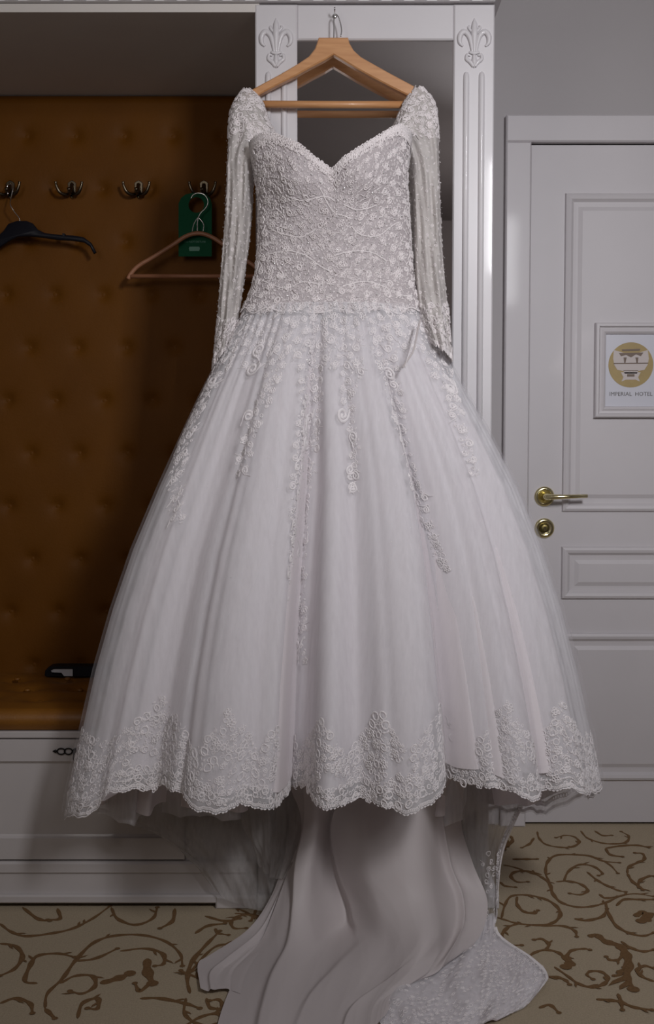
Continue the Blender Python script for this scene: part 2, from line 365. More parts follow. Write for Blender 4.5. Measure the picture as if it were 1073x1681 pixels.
RR = [[(320,60),(330,100),(370,140),(450,160),(540,160),(590,130),(560,95),(500,85),(440,100)],[(600,55),(640,100),(720,130),(800,140),(890,130),(910,90),(860,60)],[(690,55),(740,85),(800,85)],
[(100,275),(170,290),(270,325),(340,350),(400,400),(420,460),(470,515),(560,545),(660,545),(760,520),(860,475),(960,462),(1073,480)],
[(400,390),(375,330),(385,260),(440,215),(560,210),(680,225),(780,270),(840,330)],[(560,210),(650,215),(740,250),(850,262)],[(350,340),(260,315),(180,320),(150,350),(190,385),(260,385)],
[(440,385),(520,380),(600,400),(645,440),(600,468),(530,460)],[(490,385),(520,320),(590,275),(680,285),(740,330),(715,345)],[(640,320),(700,370),(760,405),(840,440),(890,450)],[(720,465),(760,490),(840,480)],
[(90,620),(110,540),(150,480),(240,470),(350,490),(430,530),(470,590),(430,645),(340,665),(200,655),(110,630),(30,605)],[(190,480),(190,530),(230,575),(300,590),(325,570)],[(340,670),(480,670),(560,700),(575,740)],
[(200,655),(130,680),(90,740),(130,790),(220,795)],[(370,830),(395,790),(350,755),(300,760)],[(235,905),(290,850),(370,825),(450,840),(500,870),(540,830),(620,818),(660,825)],
[(490,860),(530,910),(505,935)],[(430,935),(510,990),(580,1040),(660,1065),(740,1050),(775,1010),(740,970),(670,962),(640,985),(680,1015)],[(360,1000),(440,1000),(500,1020),(530,1050)],
[(650,740),(700,730),(760,770),(850,800),(890,850),(910,920),(900,1000),(940,1080)],[(870,860),(840,890),(790,890),(765,870)],[(860,770),(920,810),(1000,835),(1073,825)],[(760,520),(780,590),(830,670),(910,715),(1000,735),(1073,715)],
[(830,540),(880,500),(980,500),(1073,500)],[(950,610),(990,585),(1030,600),(1030,630),(990,640)],[(900,330),(910,290),(970,260),(1010,240),(1000,205),(950,200)],[(900,330),(930,380),(980,420),(1000,440)],[(970,430),(980,380),(1040,350),(1073,350)],
[(760,170),(790,210),(870,225)],[(760,170),(850,155),(960,150),(1040,165)],[(560,625),(640,635),(740,610),(770,560)],[(700,1145),(780,1150),(850,1160),(940,1195),(1060,1215)],[(840,1110),(860,1160),(870,1215)],
[(1073,1030),(1000,1000),(965,960),(1010,930),(1073,945)],[(800,995),(850,985),(880,940)],[(160,240),(240,240),(320,240)],[(100,90),(130,130),(110,180)],[(150,90),(160,120),(130,160)],[(300,100),(270,140),(220,165)],[(80,385),(110,410),(180,420)],[(330,1200),(400,1180),(460,1230)]]
LL = [[(180,1600),(190,1540),(250,1480),(300,1410),(370,1340),(450,1310),(560,1305),(660,1330),(720,1380),(730,1430)],[(300,1410),(380,1400),(470,1360)],[(480,1370),(580,1360),(650,1380),(655,1420),(620,1430)],
[(240,1500),(300,1470),(370,1470),(380,1510),(330,1540),(280,1530)],[(0,1260),(40,1290),(100,1310),(200,1300),(290,1280),(370,1240),(440,1190)],[(445,1195),(470,1240),(540,1265),(610,1240),(630,1195)],
[(180,1600),(220,1640)],[(400,1500),(470,1480),(520,1460)],[(590,1400),(590,1450),(610,1500)],[(760,1540),(750,1480),(770,1410),(830,1340),(880,1290)],[(560,1560),(640,1560),(740,1580),(800,1600)],
[(310,1640),(330,1580),(390,1560),(390,1600),(350,1600)],[(0,1580),(60,1560),(120,1580),(130,1620)],[(150,1500),(100,1490),(120,1430),(150,1390),(230,1380),(300,1395)],[(90,1195),(150,1240),(200,1250)],[(820,1230),(900,1250),(960,1240)],[(780,1300),(830,1270),(900,1260)],
[(0,1340),(60,1350),(90,1390),(60,1440),(0,1470)],[(230,1200),(240,1240),(190,1245)],[(700,1200),(690,1250),(640,1280)],[(600,1500),(560,1530),(540,1500)]]
mb = MB(); allp = []
for i, p in enumerate(RR): q = [Pfloor(800 + a / 3.93, 1350 + b_ / 3.93)[:2] for a, b_ in p]; allp.append(q); ribbon(mb, q, 0.0095 if i not in (20, 25, 17) else .022, seed=i)
for i, p in enumerate(LL): q = [Pfloor(a / 2.439, 1000 + b_ / 2.439)[:2] for a, b_ in p]; allp.append(q); ribbon(mb, q, 0.0105 if i not in (7, 8) else .022, seed=50 + i)
cell = allp[:len(RR)]                                   # the figure repeats across the rest of the floor
for ox, oy in ((.70, .04), (-.78, .42), (-.72, -.28), (.95, -.1), (.55, -.95), (-.25, -.98), (-1.05, -1.0), (1.25, -.98), (.2, -1.95), (-.6, -1.95), (1.0, -1.9), (.35, -2.9), (-.5, -2.9)):
    for i, q in enumerate(cell): 
        q2 = [(a + ox, b_ + oy) for a, b_ in q]
        m0 = np.mean(q2, 0)
        X0, Y0 = m0; 
        if Y0 > DW - .1 or Y0 < YB + .1 or abs(X0) > 1.9: continue
        pxx, pyy = proj(np.array([X0, Y0, 0.0]))
        if 0 < pxx < 350 and 1480 < pyy < 1690 or 800 < pxx < 1073 and pyy < 1690 and Y0 > 1.8: continue
        ribbon(mb, q2, .0095, seed=200 + i)
mb.make('carpet_scroll', 'carpet2', fl, kind='stuff')

# ------------------------------------------------------------------ coat niche: tufted back panel, lining, cornice
nx1 = P(420, 500, DC)[0]; nzt = Zof(20, DC)
yk = DW - .03
bz0, bz1 = 0.44, nzt
sx = 79 / (F / yk); 
rows = []
for k in range(-1, 11):
    py = 222 + 87.0 * k
    rows.append((py, (50 if k % 2 == 0 else 92)))
btn = []
for py, pxs in rows:
    z = Zof(py, yk)
    for j in range(-14, 6):
        x = Xof(pxs, yk) + j * sx
        if XL + .03 < x < nx1 + .1 and bz0 + .03 < z < bz1 - .03: btn.append((x, z))
btn = np.array(btn)
gx = np.arange(XL, nx1 + .2, .009); gz = np.arange(bz0, bz1, .009)
GX, GZ = np.meshgrid(gx, gz)
hgt = np.full(GX.shape, .026)
D2 = np.full(GX.shape, 9.0)
for bx, bz in btn:
    D2 = np.minimum(D2, (GX - bx) ** 2 + ((GZ - bz)) ** 2)
D1 = np.sqrt(D2)
hgt = .030 - .010 * np.exp(-(D1 / .016) ** 2) - .0055 * np.exp(-(D1 / .034) ** 2)
rowz = .1585
ca = np.abs(np.sin(PI * ((GX - btn[0, 0]) / sx + (GZ - btn[0, 1]) / (2 * rowz)))); cb = np.abs(np.sin(PI * ((GX - btn[0, 0]) / sx - (GZ - btn[0, 1]) / (2 * rowz))))
hgt -= .0003 * np.exp(-(np.minimum(ca, cb) / .16) ** 2)
edge = np.minimum.reduce([GX - XL, gx[-1] - GX, GZ - bz0, bz1 - GZ]); hgt *= np.clip(edge / .02, .2, 1) ** .5
V = np.stack([GX, yk + .03 - hgt - .002, GZ], -1).reshape(-1, 3)
def gridfaces(nv, nu, wrap=False):
    i = np.arange(nv - 1)[:, None]; j = np.arange(nu if wrap else nu - 1)[None, :]; j2 = (j + 1) % nu
    return np.stack([i * nu + j, i * nu + j2, (i + 1) * nu + j2, (i + 1) * nu + j], -1).reshape(-1, 4)
pn = root('upholstered_back_panel', 'brown leather buttoned back panel of the coat niche behind the hooks', 'wall panel', (-.9, DW - .002, bz0))
raw('padding', V, gridfaces(*GX.shape), 'leather', pn, True)
bm0 = MB().lathe((0, 0, 0), [(.0095, 0), (.0095, .003), (.007, .006), (.003, .0072)], 12)
me0 = None
for x, z in btn:
    if me0 is None:
        o = raw('button', np.array(bm0.V), bm0.F, 'leather', None, True); me0 = o.data; o.parent = pn
    else:
        o = bpy.data.objects.new('button', me0); link(o, pn)
    o.location = (x + .9, (yk + .014) - (DW - .002) + .004, z - bz0)
# niche lining: ceiling board and left side
struct(MB().box(XL, nx1 + .01, DC, DW - .002, nzt, nzt + .02).make('ceiling_niche', 'niche'))
# cornice over wardrobe and niche
cx1 = P(811, 15, DC)[0]
co = MB(); co.box(XL, cx1, DC - .012, DW - .002, nzt + .021, nzt + .05); co.box(XL, cx1 + .02, DC - .045, DW - .002, nzt + .05, nzt + .075, .006); co.box(XL, cx1 + .035, DC - .07, DW - .002, nzt + .075, nzt + .16, .01)
cor = co.make('trim_2', 'paint'); struct(cor)
dn = MB().box(-.0135, .0135, -.012, 0, -.013, .013, .003); dme = None
xx = cx1 - .014
while xx > XL + .05:
    if dme is None: o = raw('dentil', np.array(dn.V), dn.F, 'paint'); dme = o.data; o.parent = cor
    else: o = bpy.data.objects.new('dentil', dme); link(o, cor)
    o.location = (xx, DC - .012, nzt + .0355); xx -= .054

# ------------------------------------------------------------------ mirror wardrobe
cxl, cxr = nx1, P(808, 500, DC)[0]
mxl, mxr, mzt = P(488, 500, DC)[0], P(742, 500, DC)[0], Zof(65, DC)
mzb = 0.62
wr = root('mirror_wardrobe', 'tall white glossy wardrobe with a mirror door and carved columns, right of the brown niche', 'wardrobe', ((cxl + cxr) / 2, DC, 0))
bd = MB(); bd.box(cxl + .002, cxr - .002, DC + .024, DW - .034, .035, nzt + .018)
bd.make('carcass', 'paint', wr)
fr = MB().box(mxl, mxr, DC, DC + .022, mzt, nzt + .018, .003); fr.make('header', 'paint', wr)
MB().box(mxl, mxr, DC, DC + .022, .10, mzb, .003).make('lower_panel', 'paint', wr)
MB().box(mxl - .001, mxr + .001, DC + .008, DC + .02, mzb, mzt).make('mirror', 'mirror', wr)
MB().box(cxl - .0005, cxr + .025, DC - .02, DW - .04, 0, .034, .004).make('plinth', 'paint', wr)
for xa, xb in ((cxl, mxl), (mxr, cxr)):
    cmn = MB().box(xa, xb, DC - .002, DC + .022, .034, nzt + .018, .003).make('column', 'paint', wr)
    xm = (xa + xb) / 2; wd = xb - xa
    for k in (-.19, .19):
        g = MB(); zt_ = Zof(118, DC)
        # half-round reed with rounded head
        zs = [zt_, zt_ - .003, zt_ - .008, zt_ - .02, .2]; rs = [.0008, .005, .0068, .0075, .0075]
        g.tube([(xm + k * wd, DC - .002, z) for z in zs], rs, 16, 1.0)
        g.make('reed', 'paint', cmn, True)
    # carved fleur-de-lis onlay
    on = MB(); u = 1 / (F / DC); cz = Zof(75, DC); yo = DC - .004
    def T2(pts, rad, n=6): 
        q = smoothpath([(xm + a * u, yo - (cc if len(c_) > 2 else 0) , cz - b_ * u) for c_ in pts for a, b_, cc in [(c_ + (0,))[:3]]], n)
        r = np.interp(np.linspace(0, 1, len(q)), np.linspace(0, 1, len(rad)), rad); on.tube(q, r * u, 8, .8)
    T2([(0, -42), (0, -34), (0, -20), (0, 0), (0, 14)], [.6, 4.0, 6.0, 3.6, 2.0])
    for s in (-1, 1):
        T2([(s * 3, 12), (s * 5, -2), (s * 9, -15), (s * 17, -21), (s * 23, -14), (s * 23, -4), (s * 18, 2)], [2, 3.2, 4.2, 4.6, 4.4, 3.4, 1.6])
        T2([(s * 3, -20), (s * 9, -27), (s * 8, -31)], [2.2, 2.2, 1.0])
        T2([(s * 1, 34), (s * 6, 27), (s * 12, 22), (s * 11, 15), (s * 6, 17)], [2.6, 3.4, 3, 2.4, 1.4])
    T2([(-8, 11), (0, 13), (8, 11)], [2.0, 3.2, 2.0]); T2([(0, 16), (0, 26), (0, 36)], [3, 4.4, .8])
    on.make('fleur_de_lis', 'paint', cmn, True)
# small hook in the header that carries the dress hanger
hd = P(549, 27, DC)
wh = root('screw_hook', 'small silver screw hook in the wardrobe header above the mirror', 'hook', (hd[0], DC, hd[2]))
MB().tube([(hd[0], DC + .002, hd[2]), (hd[0], DC - .024, hd[2] - .001), (hd[0], DC - .034, hd[2] + .001), (hd[0], DC - .036, hd[2] + .007)], .0017, 8).make('screw', 'chrome', wh, True)
MB().lathe((hd[0], DC - .0002, hd[2]), [(.006, 0), (.006, .001), (.003, .003)], 14).make('collar', 'chrome', wh, True)

# ------------------------------------------------------------------ bench
BX0, BX1 = XL + .01, cxl - .002
bn = root('storage_bench', 'white drawer bench built into the niche, under the tan leather seat', 'bench', ((BX0 + BX1) / 2, DC, 0))
def zb(y): return Zof(y, DC)
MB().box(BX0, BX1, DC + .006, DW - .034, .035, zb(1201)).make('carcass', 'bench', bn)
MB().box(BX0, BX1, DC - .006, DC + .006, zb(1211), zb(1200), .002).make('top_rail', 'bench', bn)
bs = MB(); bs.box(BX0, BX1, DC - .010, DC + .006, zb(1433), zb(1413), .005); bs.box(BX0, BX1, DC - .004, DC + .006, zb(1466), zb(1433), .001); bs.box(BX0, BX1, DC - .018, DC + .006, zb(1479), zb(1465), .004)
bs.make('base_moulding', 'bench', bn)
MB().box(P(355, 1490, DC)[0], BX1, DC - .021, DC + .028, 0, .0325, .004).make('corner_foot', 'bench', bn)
MB().box(BX0, P(345, 1490, DC)[0], DC + .03, DC + .06, .0, .035).make('recessed_foot', 'iron', bn)
dwid = 358 / (F / DC); dcx = P(126, 1300, DC)[0]
for k in range(3):
    c0 = dcx - k * (dwid + .008)
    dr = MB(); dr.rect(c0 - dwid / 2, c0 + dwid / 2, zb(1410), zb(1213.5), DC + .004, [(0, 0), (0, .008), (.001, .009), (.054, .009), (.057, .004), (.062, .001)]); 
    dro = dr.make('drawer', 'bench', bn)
    hp = MB(); z0 = zb(1232); px_ = 1 / (F / DC)
    hp.tube([(c0 - 38 * px_, DC - .007, z0), (c0 - 33 * px_, DC - .008, z0), (c0 - 30 * px_, DC - .008, z0)], [.001, .005, .001], 8, .5)
    hp.tube([(c0 + 38 * px_, DC - .007, z0), (c0 + 33 * px_, DC - .008, z0), (c0 + 30 * px_, DC - .008, z0)], [.001, .005, .001], 8, .5)
    for a in (-24, -12, 12, 24):
        ring = [(c0 + a * px_ + 6.5 * px_ * math.cos(t), DC - .008, z0 + 5 * px_ * math.sin(t)) for t in np.linspace(0, 2 * PI, 17)]
        hp.tube(ring, .0018, 6)
    hp.lathe((c0, DC - .005, z0), [(.008, 0), (.007, .006), (.004, .010)], 14)
    hp.tube([(c0 - 3 * px_, DC - .012, z0 - 2 * px_), (c0 - 3 * px_, DC - .013, z0 - 14 * px_)], .0012, 6)
    hp.make('drawer_handle', 'iron', dro, True)
# leather seat cushion
gx = np.arange(BX0, BX1, .010); nprof = 46
ss = np.linspace(0, 1, nprof); zc0 = zb(1199); zc1 = Zof(1163, DC) ; yf, yb = DC - .004, DW - .034
prof = []
for s in ss:
    if s < .35:
        a = s / .35 * PI * .5 * 1.15 - PI * .12
        prof.append((yf + .030 - .030 * math.cos(a) * 1.0, (zc0 + zc1) / 2 - .004 + (zc1 - zc0) / 2 * math.sin(a)))
    else:
        t = (s - .35) / .65; prof.append((yf + .03 + t * (yb - yf - .03), zc1 - .004 - .026 * t))
prof = [(yf + .01, zc0)] + prof
PR = np.array(prof); GXc, K = np.meshgrid(gx, np.arange(len(PR)))
Yc = PR[K, 0].copy(); Zc = PR[K, 1].copy(); D2 = np.full(Yc.shape, 9.)
sb = []
for r_i, yy in enumerate((DC + .16, DC + .31, DC + .46)):
    for j in range(-12, 3):
        x = Xof(60 + (r_i % 2) * 45, DC + .16) + j * .145
        if BX0 + .04 < x < BX1 - .04: sb.append((x, yy)); D2 = np.minimum(D2, (GXc - x) ** 2 + (Yc - yy) ** 2)
D1 = np.sqrt(D2); top = (K > 18)
Zc = Zc + np.where(top, .004 - .014 * np.exp(-(D1 / .02) ** 2) - .012 * np.exp(-(D1 / .05) ** 2), 0)
cu = root('seat_cushion', 'tan leather buttoned seat cushion lying on the white bench', 'cushion', ((BX0 + BX1) / 2, DC, zc0))
raw('cushion_cover', np.stack([GXc, Yc, Zc], -1).reshape(-1, 3), gridfaces(*GXc.shape), 'leather_seat', cu, True)
for x, yy in sb:
    MB().lathe((x, yy, zc1 - .024), [(.009, 0), (.009, .004), (.006, .007)], 12, 'z').make('button', 'leather_seat', cu, True)
# black case lying at the back of the seat
d_ = 3.11; a = P(75, 1111, d_); b2 = P(168, 1094, d_)
cs = root('black_case', 'flat black case with a pale cut-out window, lying at the back of the leather seat', 'case', ((a[0] + b2[0]) / 2, d_, a[2]))
def outl(pts, d): return [(P(x, y, d)[0], P(x, y, d)[2]) for x, y in pts]
MB().extrude(outl([(73, 1109), (74, 1101), (79, 1095.5), (88, 1094), (175, 1094), (175, 1111), (119, 1111), (119, 1098), (88, 1098), (82, 1101), (86, 1106), (97, 1107), (103, 1109), (101, 1110.5), (75, 1111)], d_), d_, d_ + .05, .0015).make('cover', 'blackplastic', cs)
MB().extrude(outl([(80, 1097), (119.5, 1097), (119.5, 1110.5), (104, 1110.5), (100, 1105), (80, 1104)], d_), d_ + .006, d_ + .044).make('window_panel', 'whiteplastic', cs)

# ------------------------------------------------------------------ coat hooks, hangers on them, door card
yh = yk + .004
hooks = []
hl = ['bronze double coat hook carrying the black hanger', 'empty bronze double coat hook, second from the left', 'empty bronze double coat hook beside the one with the green card', 'bronze double coat hook carrying the green card and thin wooden hanger']
for i, hx in enumerate((18, 119, 228, 335)):
    c = P(hx, 312, yh)
    r = root('coat_hook', hl[i], 'hook', c, 'coat hooks in the niche')
    k = 1 / (F / yh)
    pl = [(c[0] + a * k, c[2] + b_ * k) for a, b_ in ((-7, 10), (-4, 13), (0, 15), (4, 13), (7, 10), (6, -6), (3, -12), (0, -14), (-3, -12), (-6, -6))]
    MB().extrude(pl, yh - .007, yh + .006, .0015).make('back_plate', 'bronze', r)
    for s in (-1, 1):
        pr = MB(); pts = smoothpath([(c[0], yh - .006, c[2] - 3 * k), (c[0] + s * 6 * k, yh - .025, c[2] - 11 * k), (c[0] + s * 15 * k, yh - .04, c[2] - 9 * k), (c[0] + s * 20 * k, yh - .045, c[2] + 1 * k), (c[0] + s * 21 * k, yh - .045, c[2] + 7 * k)], 5)
        pr.tube(pts, np.interp(np.linspace(0, 1, len(pts)), [0, .5, .9, 1], [.006, .005, .0035, .0045]), 8)
        pr.make('prong', 'bronze', r, True)
    MB().tube(smoothpath([(c[0], yh - .006, c[2] + 8 * k), (c[0], yh - .02, c[2] - 2 * k), (c[0], yh - .034, c[2] - 9 * k), (c[0], yh - .046, c[2] - 3 * k)], 5), [.006] * 11 + [.0055] * 4 + [.006], 8).make('centre_prong', 'bronze', r, True)
    for a in (11, -11): MB().lathe((c[0], yh - .0065, c[2] + (a - 1) * k), [(.0028, 0), (.0024, .001), (.001, .0016)], 10).make('screw', 'brass', r)
# black hanger
dh = yh - .06
bh = root('black_hanger', 'black plastic coat hanger on the leftmost bronze hook', 'hanger', P(38, 400, dh))
MB().tube(pxpath([(13, 320, dh + .018), (12, 306, dh + .02), (17, 302, dh + .018), (21, 308, dh + .014), (18, 325, dh + .01), (17, 336), (24, 348), (31, 357), (33, 364)], dh, 5), .0016, 8).make('wire_hook', 'chrome', bh, True)
top_ = [(-88, 428), (-78, 408), (-50, 396), (-12, 396), (6, 380), (14, 368), (28, 363), (44, 363), (54, 367), (62, 377), (74, 383), (100, 386), (122, 387), (138, 390), (150, 399), (158, 414)]
bot_ = [(154, 417), (148, 405), (138, 398), (118, 395), (95, 394), (70, 390), (48, 388), (30, 389), (15, 396), (-2, 408), (-45, 408), (-72, 418), (-82, 432)]
MB().extrude(outl(top_ + bot_, dh), dh - .006, dh + .008, .0025).make('body', 'blackplastic', bh, True)
for xq in (103, -33):
    MB().extrude(outl([(xq, 383.5), (xq + 4, 384), (xq + 4, 389), (xq, 388)], dh), dh - .0064, dh + .0084, .0006).make('notch_rib', 'blackplastic', bh)
# green card
dg = yh - .052
gc = root('green_door_card', 'green door hanger card with a round hole, on the rightmost coat hook', 'card', P(320, 421, dg))
op = [(293, 421), (293, 334), (297, 325), (305, 319), (315, 317), (327, 317), (338, 319), (345, 326), (347.5, 335), (347.5, 421)]
O = np.array([P(x, y, dg) for x, y in op]); n = 48
ang = np.linspace(0, 2 * PI, n, endpoint=False); hc = P(322, 336.5, dg); rh = 12.5 / (F / dg)
def rayhit(a):
    best = None
    for i in range(len(O)):
        p, q = O[i][[0, 2]], O[(i + 1) % len(O)][[0, 2]]; dv = q - p; o_ = np.array([hc[0], hc[2]]); r_ = np.array([math.cos(a), math.sin(a)])
        det = r_[0] * -dv[1] + dv[0] * r_[1]
        if abs(det) < 1e-12: continue
        t = ((p - o_)[0] * -dv[1] + dv[0] * (p - o_)[1]) / det; s_ = (r_[0] * (p - o_)[1] - r_[1] * (p - o_)[0]) / det
        if t > 0 and -1e-6 <= s_ <= 1 + 1e-6 and (best is None or t < best): best = t
    return best
ang = sorted(list(ang) + [math.atan2(p[2] - hc[2], p[0] - hc[0]) % (2 * PI) for p in O]); n = len(ang)
V = []
for yy in (dg - .0006, dg + .0006):
    for a_ in ang: t = rayhit(a_); V += [(hc[0] + rh * math.cos(a_), yy, hc[2] + rh * math.sin(a_)), (hc[0] + t * math.cos(a_), yy, hc[2] + t * math.sin(a_))]
Fc = []
for i in range(n):
    j = (i + 1) % n; a0, a1, b0, b1 = 2 * i, 2 * i + 1, 2 * j, 2 * j + 1; m_ = 2 * n
    Fc += [(a0, a1, b1, b0), (m_ + a0, m_ + b0, m_ + b1, m_ + a1), (a1, m_ + a1, m_ + b1, b1), (a0, b0, m_ + b0, m_ + a0)]
gco = raw('card', V, Fc, 'green', gc)
text('lettering', 'DO NOT DISTURB', 320, 397, dg - .0010, 34, 'greentext', gco)
MB().extrude(outl([(311, 405), (327, 405), (328, 408), (327, 412), (311, 412), (310, 408)], dg), dg - .0014, dg - .0008).make('printed_mark', 'greentext', gco)
# thin wooden hanger
dw_ = yh - .075
th = root('thin_wooden_hanger', 'thin reddish wooden hanger with trouser bar, in front of the green card', 'hanger', P(325, 455, dw_))
MB().tube(pxpath([(313, 326), (317, 320), (325, 317), (334, 319), (340, 326), (341, 334), (337, 342), (330, 349), (326, 356), (324, 366), (324, 380)], dw_, 6), .0016, 8).make('wire_hook', 'chrome', th, True)
tw = MB()
for a0, b0 in ((318, 320), (327, 334)): tw.tube(pxpath([(325, 356), (b0 if a0 > 320 else a0, 368), (b0 - 1 if a0 > 320 else 315, 381)], dw_ - .001, 4), .0011, 6)
tw.make('wire_brace', 'chrome', th, True)
MB().tube(pxpath([(210, 458), (216, 448), (228, 436), (255, 420), (285, 401), (305, 388), (325, 383), (345, 388), (366, 401), (392, 420), (416, 436), (427, 448), (432, 458)], dw_, 6), .0062, 10, .8).make('arched_arms', 'wood2', th, True)
MB().tube([P(214, 453.5, dw_), P(325, 453.5, dw_), P(428, 453.5, dw_)], .0062, 10).make('trouser_bar', 'wood2', th, True)

# ------------------------------------------------------------------ wooden hanger that carries the dress
DH = DC - .030
wg = root('wooden_hanger', 'light wooden suit hanger with trouser bar carrying the wedding dress', 'hanger', P(547, 90, DH))
o1 = [(523, 64), (571, 64), (573, 73), (580, 85), (592, 96), (615, 109), (640, 123), (672, 140), (688, 149), (693, 158), (690, 166), (675, 162), (645, 147), (612, 130), (585, 115), (562, 101), (547, 92),
      (533, 101), (512, 112), (485, 127), (455, 142), (425, 158), (405, 167), (397, 165), (396, 157), (402, 152), (416, 148), (438, 136), (462, 123), (489, 107), (507, 95), (517, 82)]
MB().extrude(outl(o1, DH), DH - .011, DH + .011, .0028).make('arms', 'wood', wg)
MB().tube([P(404, 171, DH + .002), P(547, 172, DH + .002), P(684, 172, DH + .002)], .0085, 14).make('trouser_bar', 'wood', wg, True)
MB().tube(pxpath([(547.5, 70, DH), (548, 50, DH), (548, 34, DH), (548.5, 26.5, DH + .001), (551, 23.5, DH + .001), (555, 28, DH), (558.5, 38, DH), (560.5, 50, DH), (559, 60, DH)], DH, 6), .00145, 10).make('wire_hook', 'chrome', wg, True)

# ------------------------------------------------------------------ the dress
DR = root('wedding_dress', 'white long-sleeved lace wedding dress with full tulle skirt and satin train, on a wooden hanger', 'dress', (0.02, 2.40, 0))
class Surf:
    def __init__(s, G, wrap=False, flip=False):
        s.G = G; s.nv, s.nu = G.shape[:2]; s.wrap = wrap
        if wrap: E = np.concatenate([G[:, -1:], G, G[:, :1]], 1); s.Pu = (E[:, 2:] - E[:, :-2]) / 2
        else: s.Pu = np.gradient(G, axis=1)
        s.Pv = np.gradient(G, axis=0)
        N = np.cross(s.Pu, s.Pv); N /= np.linalg.norm(N, axis=2)[..., None] + 1e-12
        s.N = -N if flip else N
        s.lu = np.linalg.norm(s.Pu, axis=2); s.lv = np.linalg.norm(s.Pv, axis=2)
        s.px, s.py = proj(G)
    def samp(s, A, j, i):
        i = np.clip(i, 0, s.nv - 1.001)
        if s.wrap: j = np.mod(j, s.nu); j0 = np.floor(j).astype(int) % s.nu; j1 = (j0 + 1) % s.nu
        else: j = np.clip(j, 0, s.nu - 1.001); j0 = np.floor(j).astype(int); j1 = j0 + 1
        i0 = np.floor(i).astype(int); i1 = i0 + 1; a = (j - np.floor(j)); b_ = i - i0
        if A.ndim == 3: a = a[..., None]; b_ = b_[..., None]
        return (A[i0, j0] * (1 - a) + A[i0, j1] * a) * (1 - b_) + (A[i1, j0] * (1 - a) + A[i1, j1] * a) * b_
    def mesh(s, name, m, parent=None, smooth=True, **k):
        return raw(name, s.G.reshape(-1, 3), gridfaces(s.nv, s.nu, s.wrap), m, parent or DR, smooth, **k)
# ornament templates: raised strips in local metric coordinates (a across, b down, h out)
def strip(curve, wd, h):
    c = np.asarray(curve, float); n = len(c); wd = np.broadcast_to(wd, (n,))
    T = np.gradient(c, axis=0); T /= np.linalg.norm(T, axis=1)[:, None] + 1e-12; Nn = np.stack([-T[:, 1], T[:, 0]], 1)
    V = np.zeros((n, 3, 3)); V[:, 0, :2] = c + Nn * wd[:, None] / 2; V[:, 1, :2] = c; V[:, 2, :2] = c - Nn * wd[:, None] / 2; V[:, 1, 2] = h
    i = np.arange(n - 1)[:, None] * 3; k = np.arange(2)[None, :]
    Fq = np.stack([i + k, i + k + 1, i + k + 4, i + k + 3], -1).reshape(-1, 4)
    return V.reshape(-1, 3), Fq
def ring_t(r=1.0, wd=.5, n=11): t = np.linspace(0, 2 * PI, n); return strip(np.stack([r * np.cos(t), r * np.sin(t)], 1), wd, .2)
def spiral_t(turn=1.5, n=18, tail=1.2):
    t = np.linspace(0, 1, n); r = 1.0 * (1 - t) ** .8 + .15; a = 2 * PI * turn * t
    c = np.stack([r * np.cos(a), r * np.sin(a)], 1); pre = np.array([[1.0 + .5 * tail, -1.6 * tail], [1.25, -.8 * tail]]); c = np.vstack([pre, c])
    return strip(c, np.interp(np.linspace(0, 1, len(c)), [0, .2, .8, 1], [.15, .5, .45, .6]), .2)
def leaf_t(): t = np.linspace(0, 1, 7); return strip(np.stack([np.sin(t * 2) * .3, -1 + 2 * t], 1), .9 * np.sin(PI * t) + .05, .2)
def curve_t(): t = np.linspace(0, 1, 9); return strip(np.stack([np.sin(t * 5.0) * .7, -1.3 + 2.6 * t], 1), .42, .2)
def flower_t():
    Vs = []; Fs = []; n0 = 0
    for k in range(5):
        a = 2 * PI * k / 5; v, f = ring_t(.42, .32, 7); v = v + [math.cos(a) * .75, math.sin(a) * .75, 0]; Vs.append(v); Fs.append(f + n0); n0 += len(v)
    return np.vstack(Vs), np.vstack(Fs)
TPL = {'ring': ring_t(), 'spiral': spiral_t(), 'leaf': leaf_t(), 'curve': curve_t(), 'flower': flower_t(), 'bigring': ring_t(1, .40, 15)}
def bead_t():
    V = np.array([[1, 0, 0], [-1, 0, 0], [0, 1, 0], [0, -1, 0], [0, 0, 1.], [0, 0, -.5]]); Fq = np.array([[0, 2, 4, 4], [2, 1, 4, 4], [1, 3, 4, 4], [3, 0, 4, 4]]); return V, Fq
TPL['bead'] = bead_t()
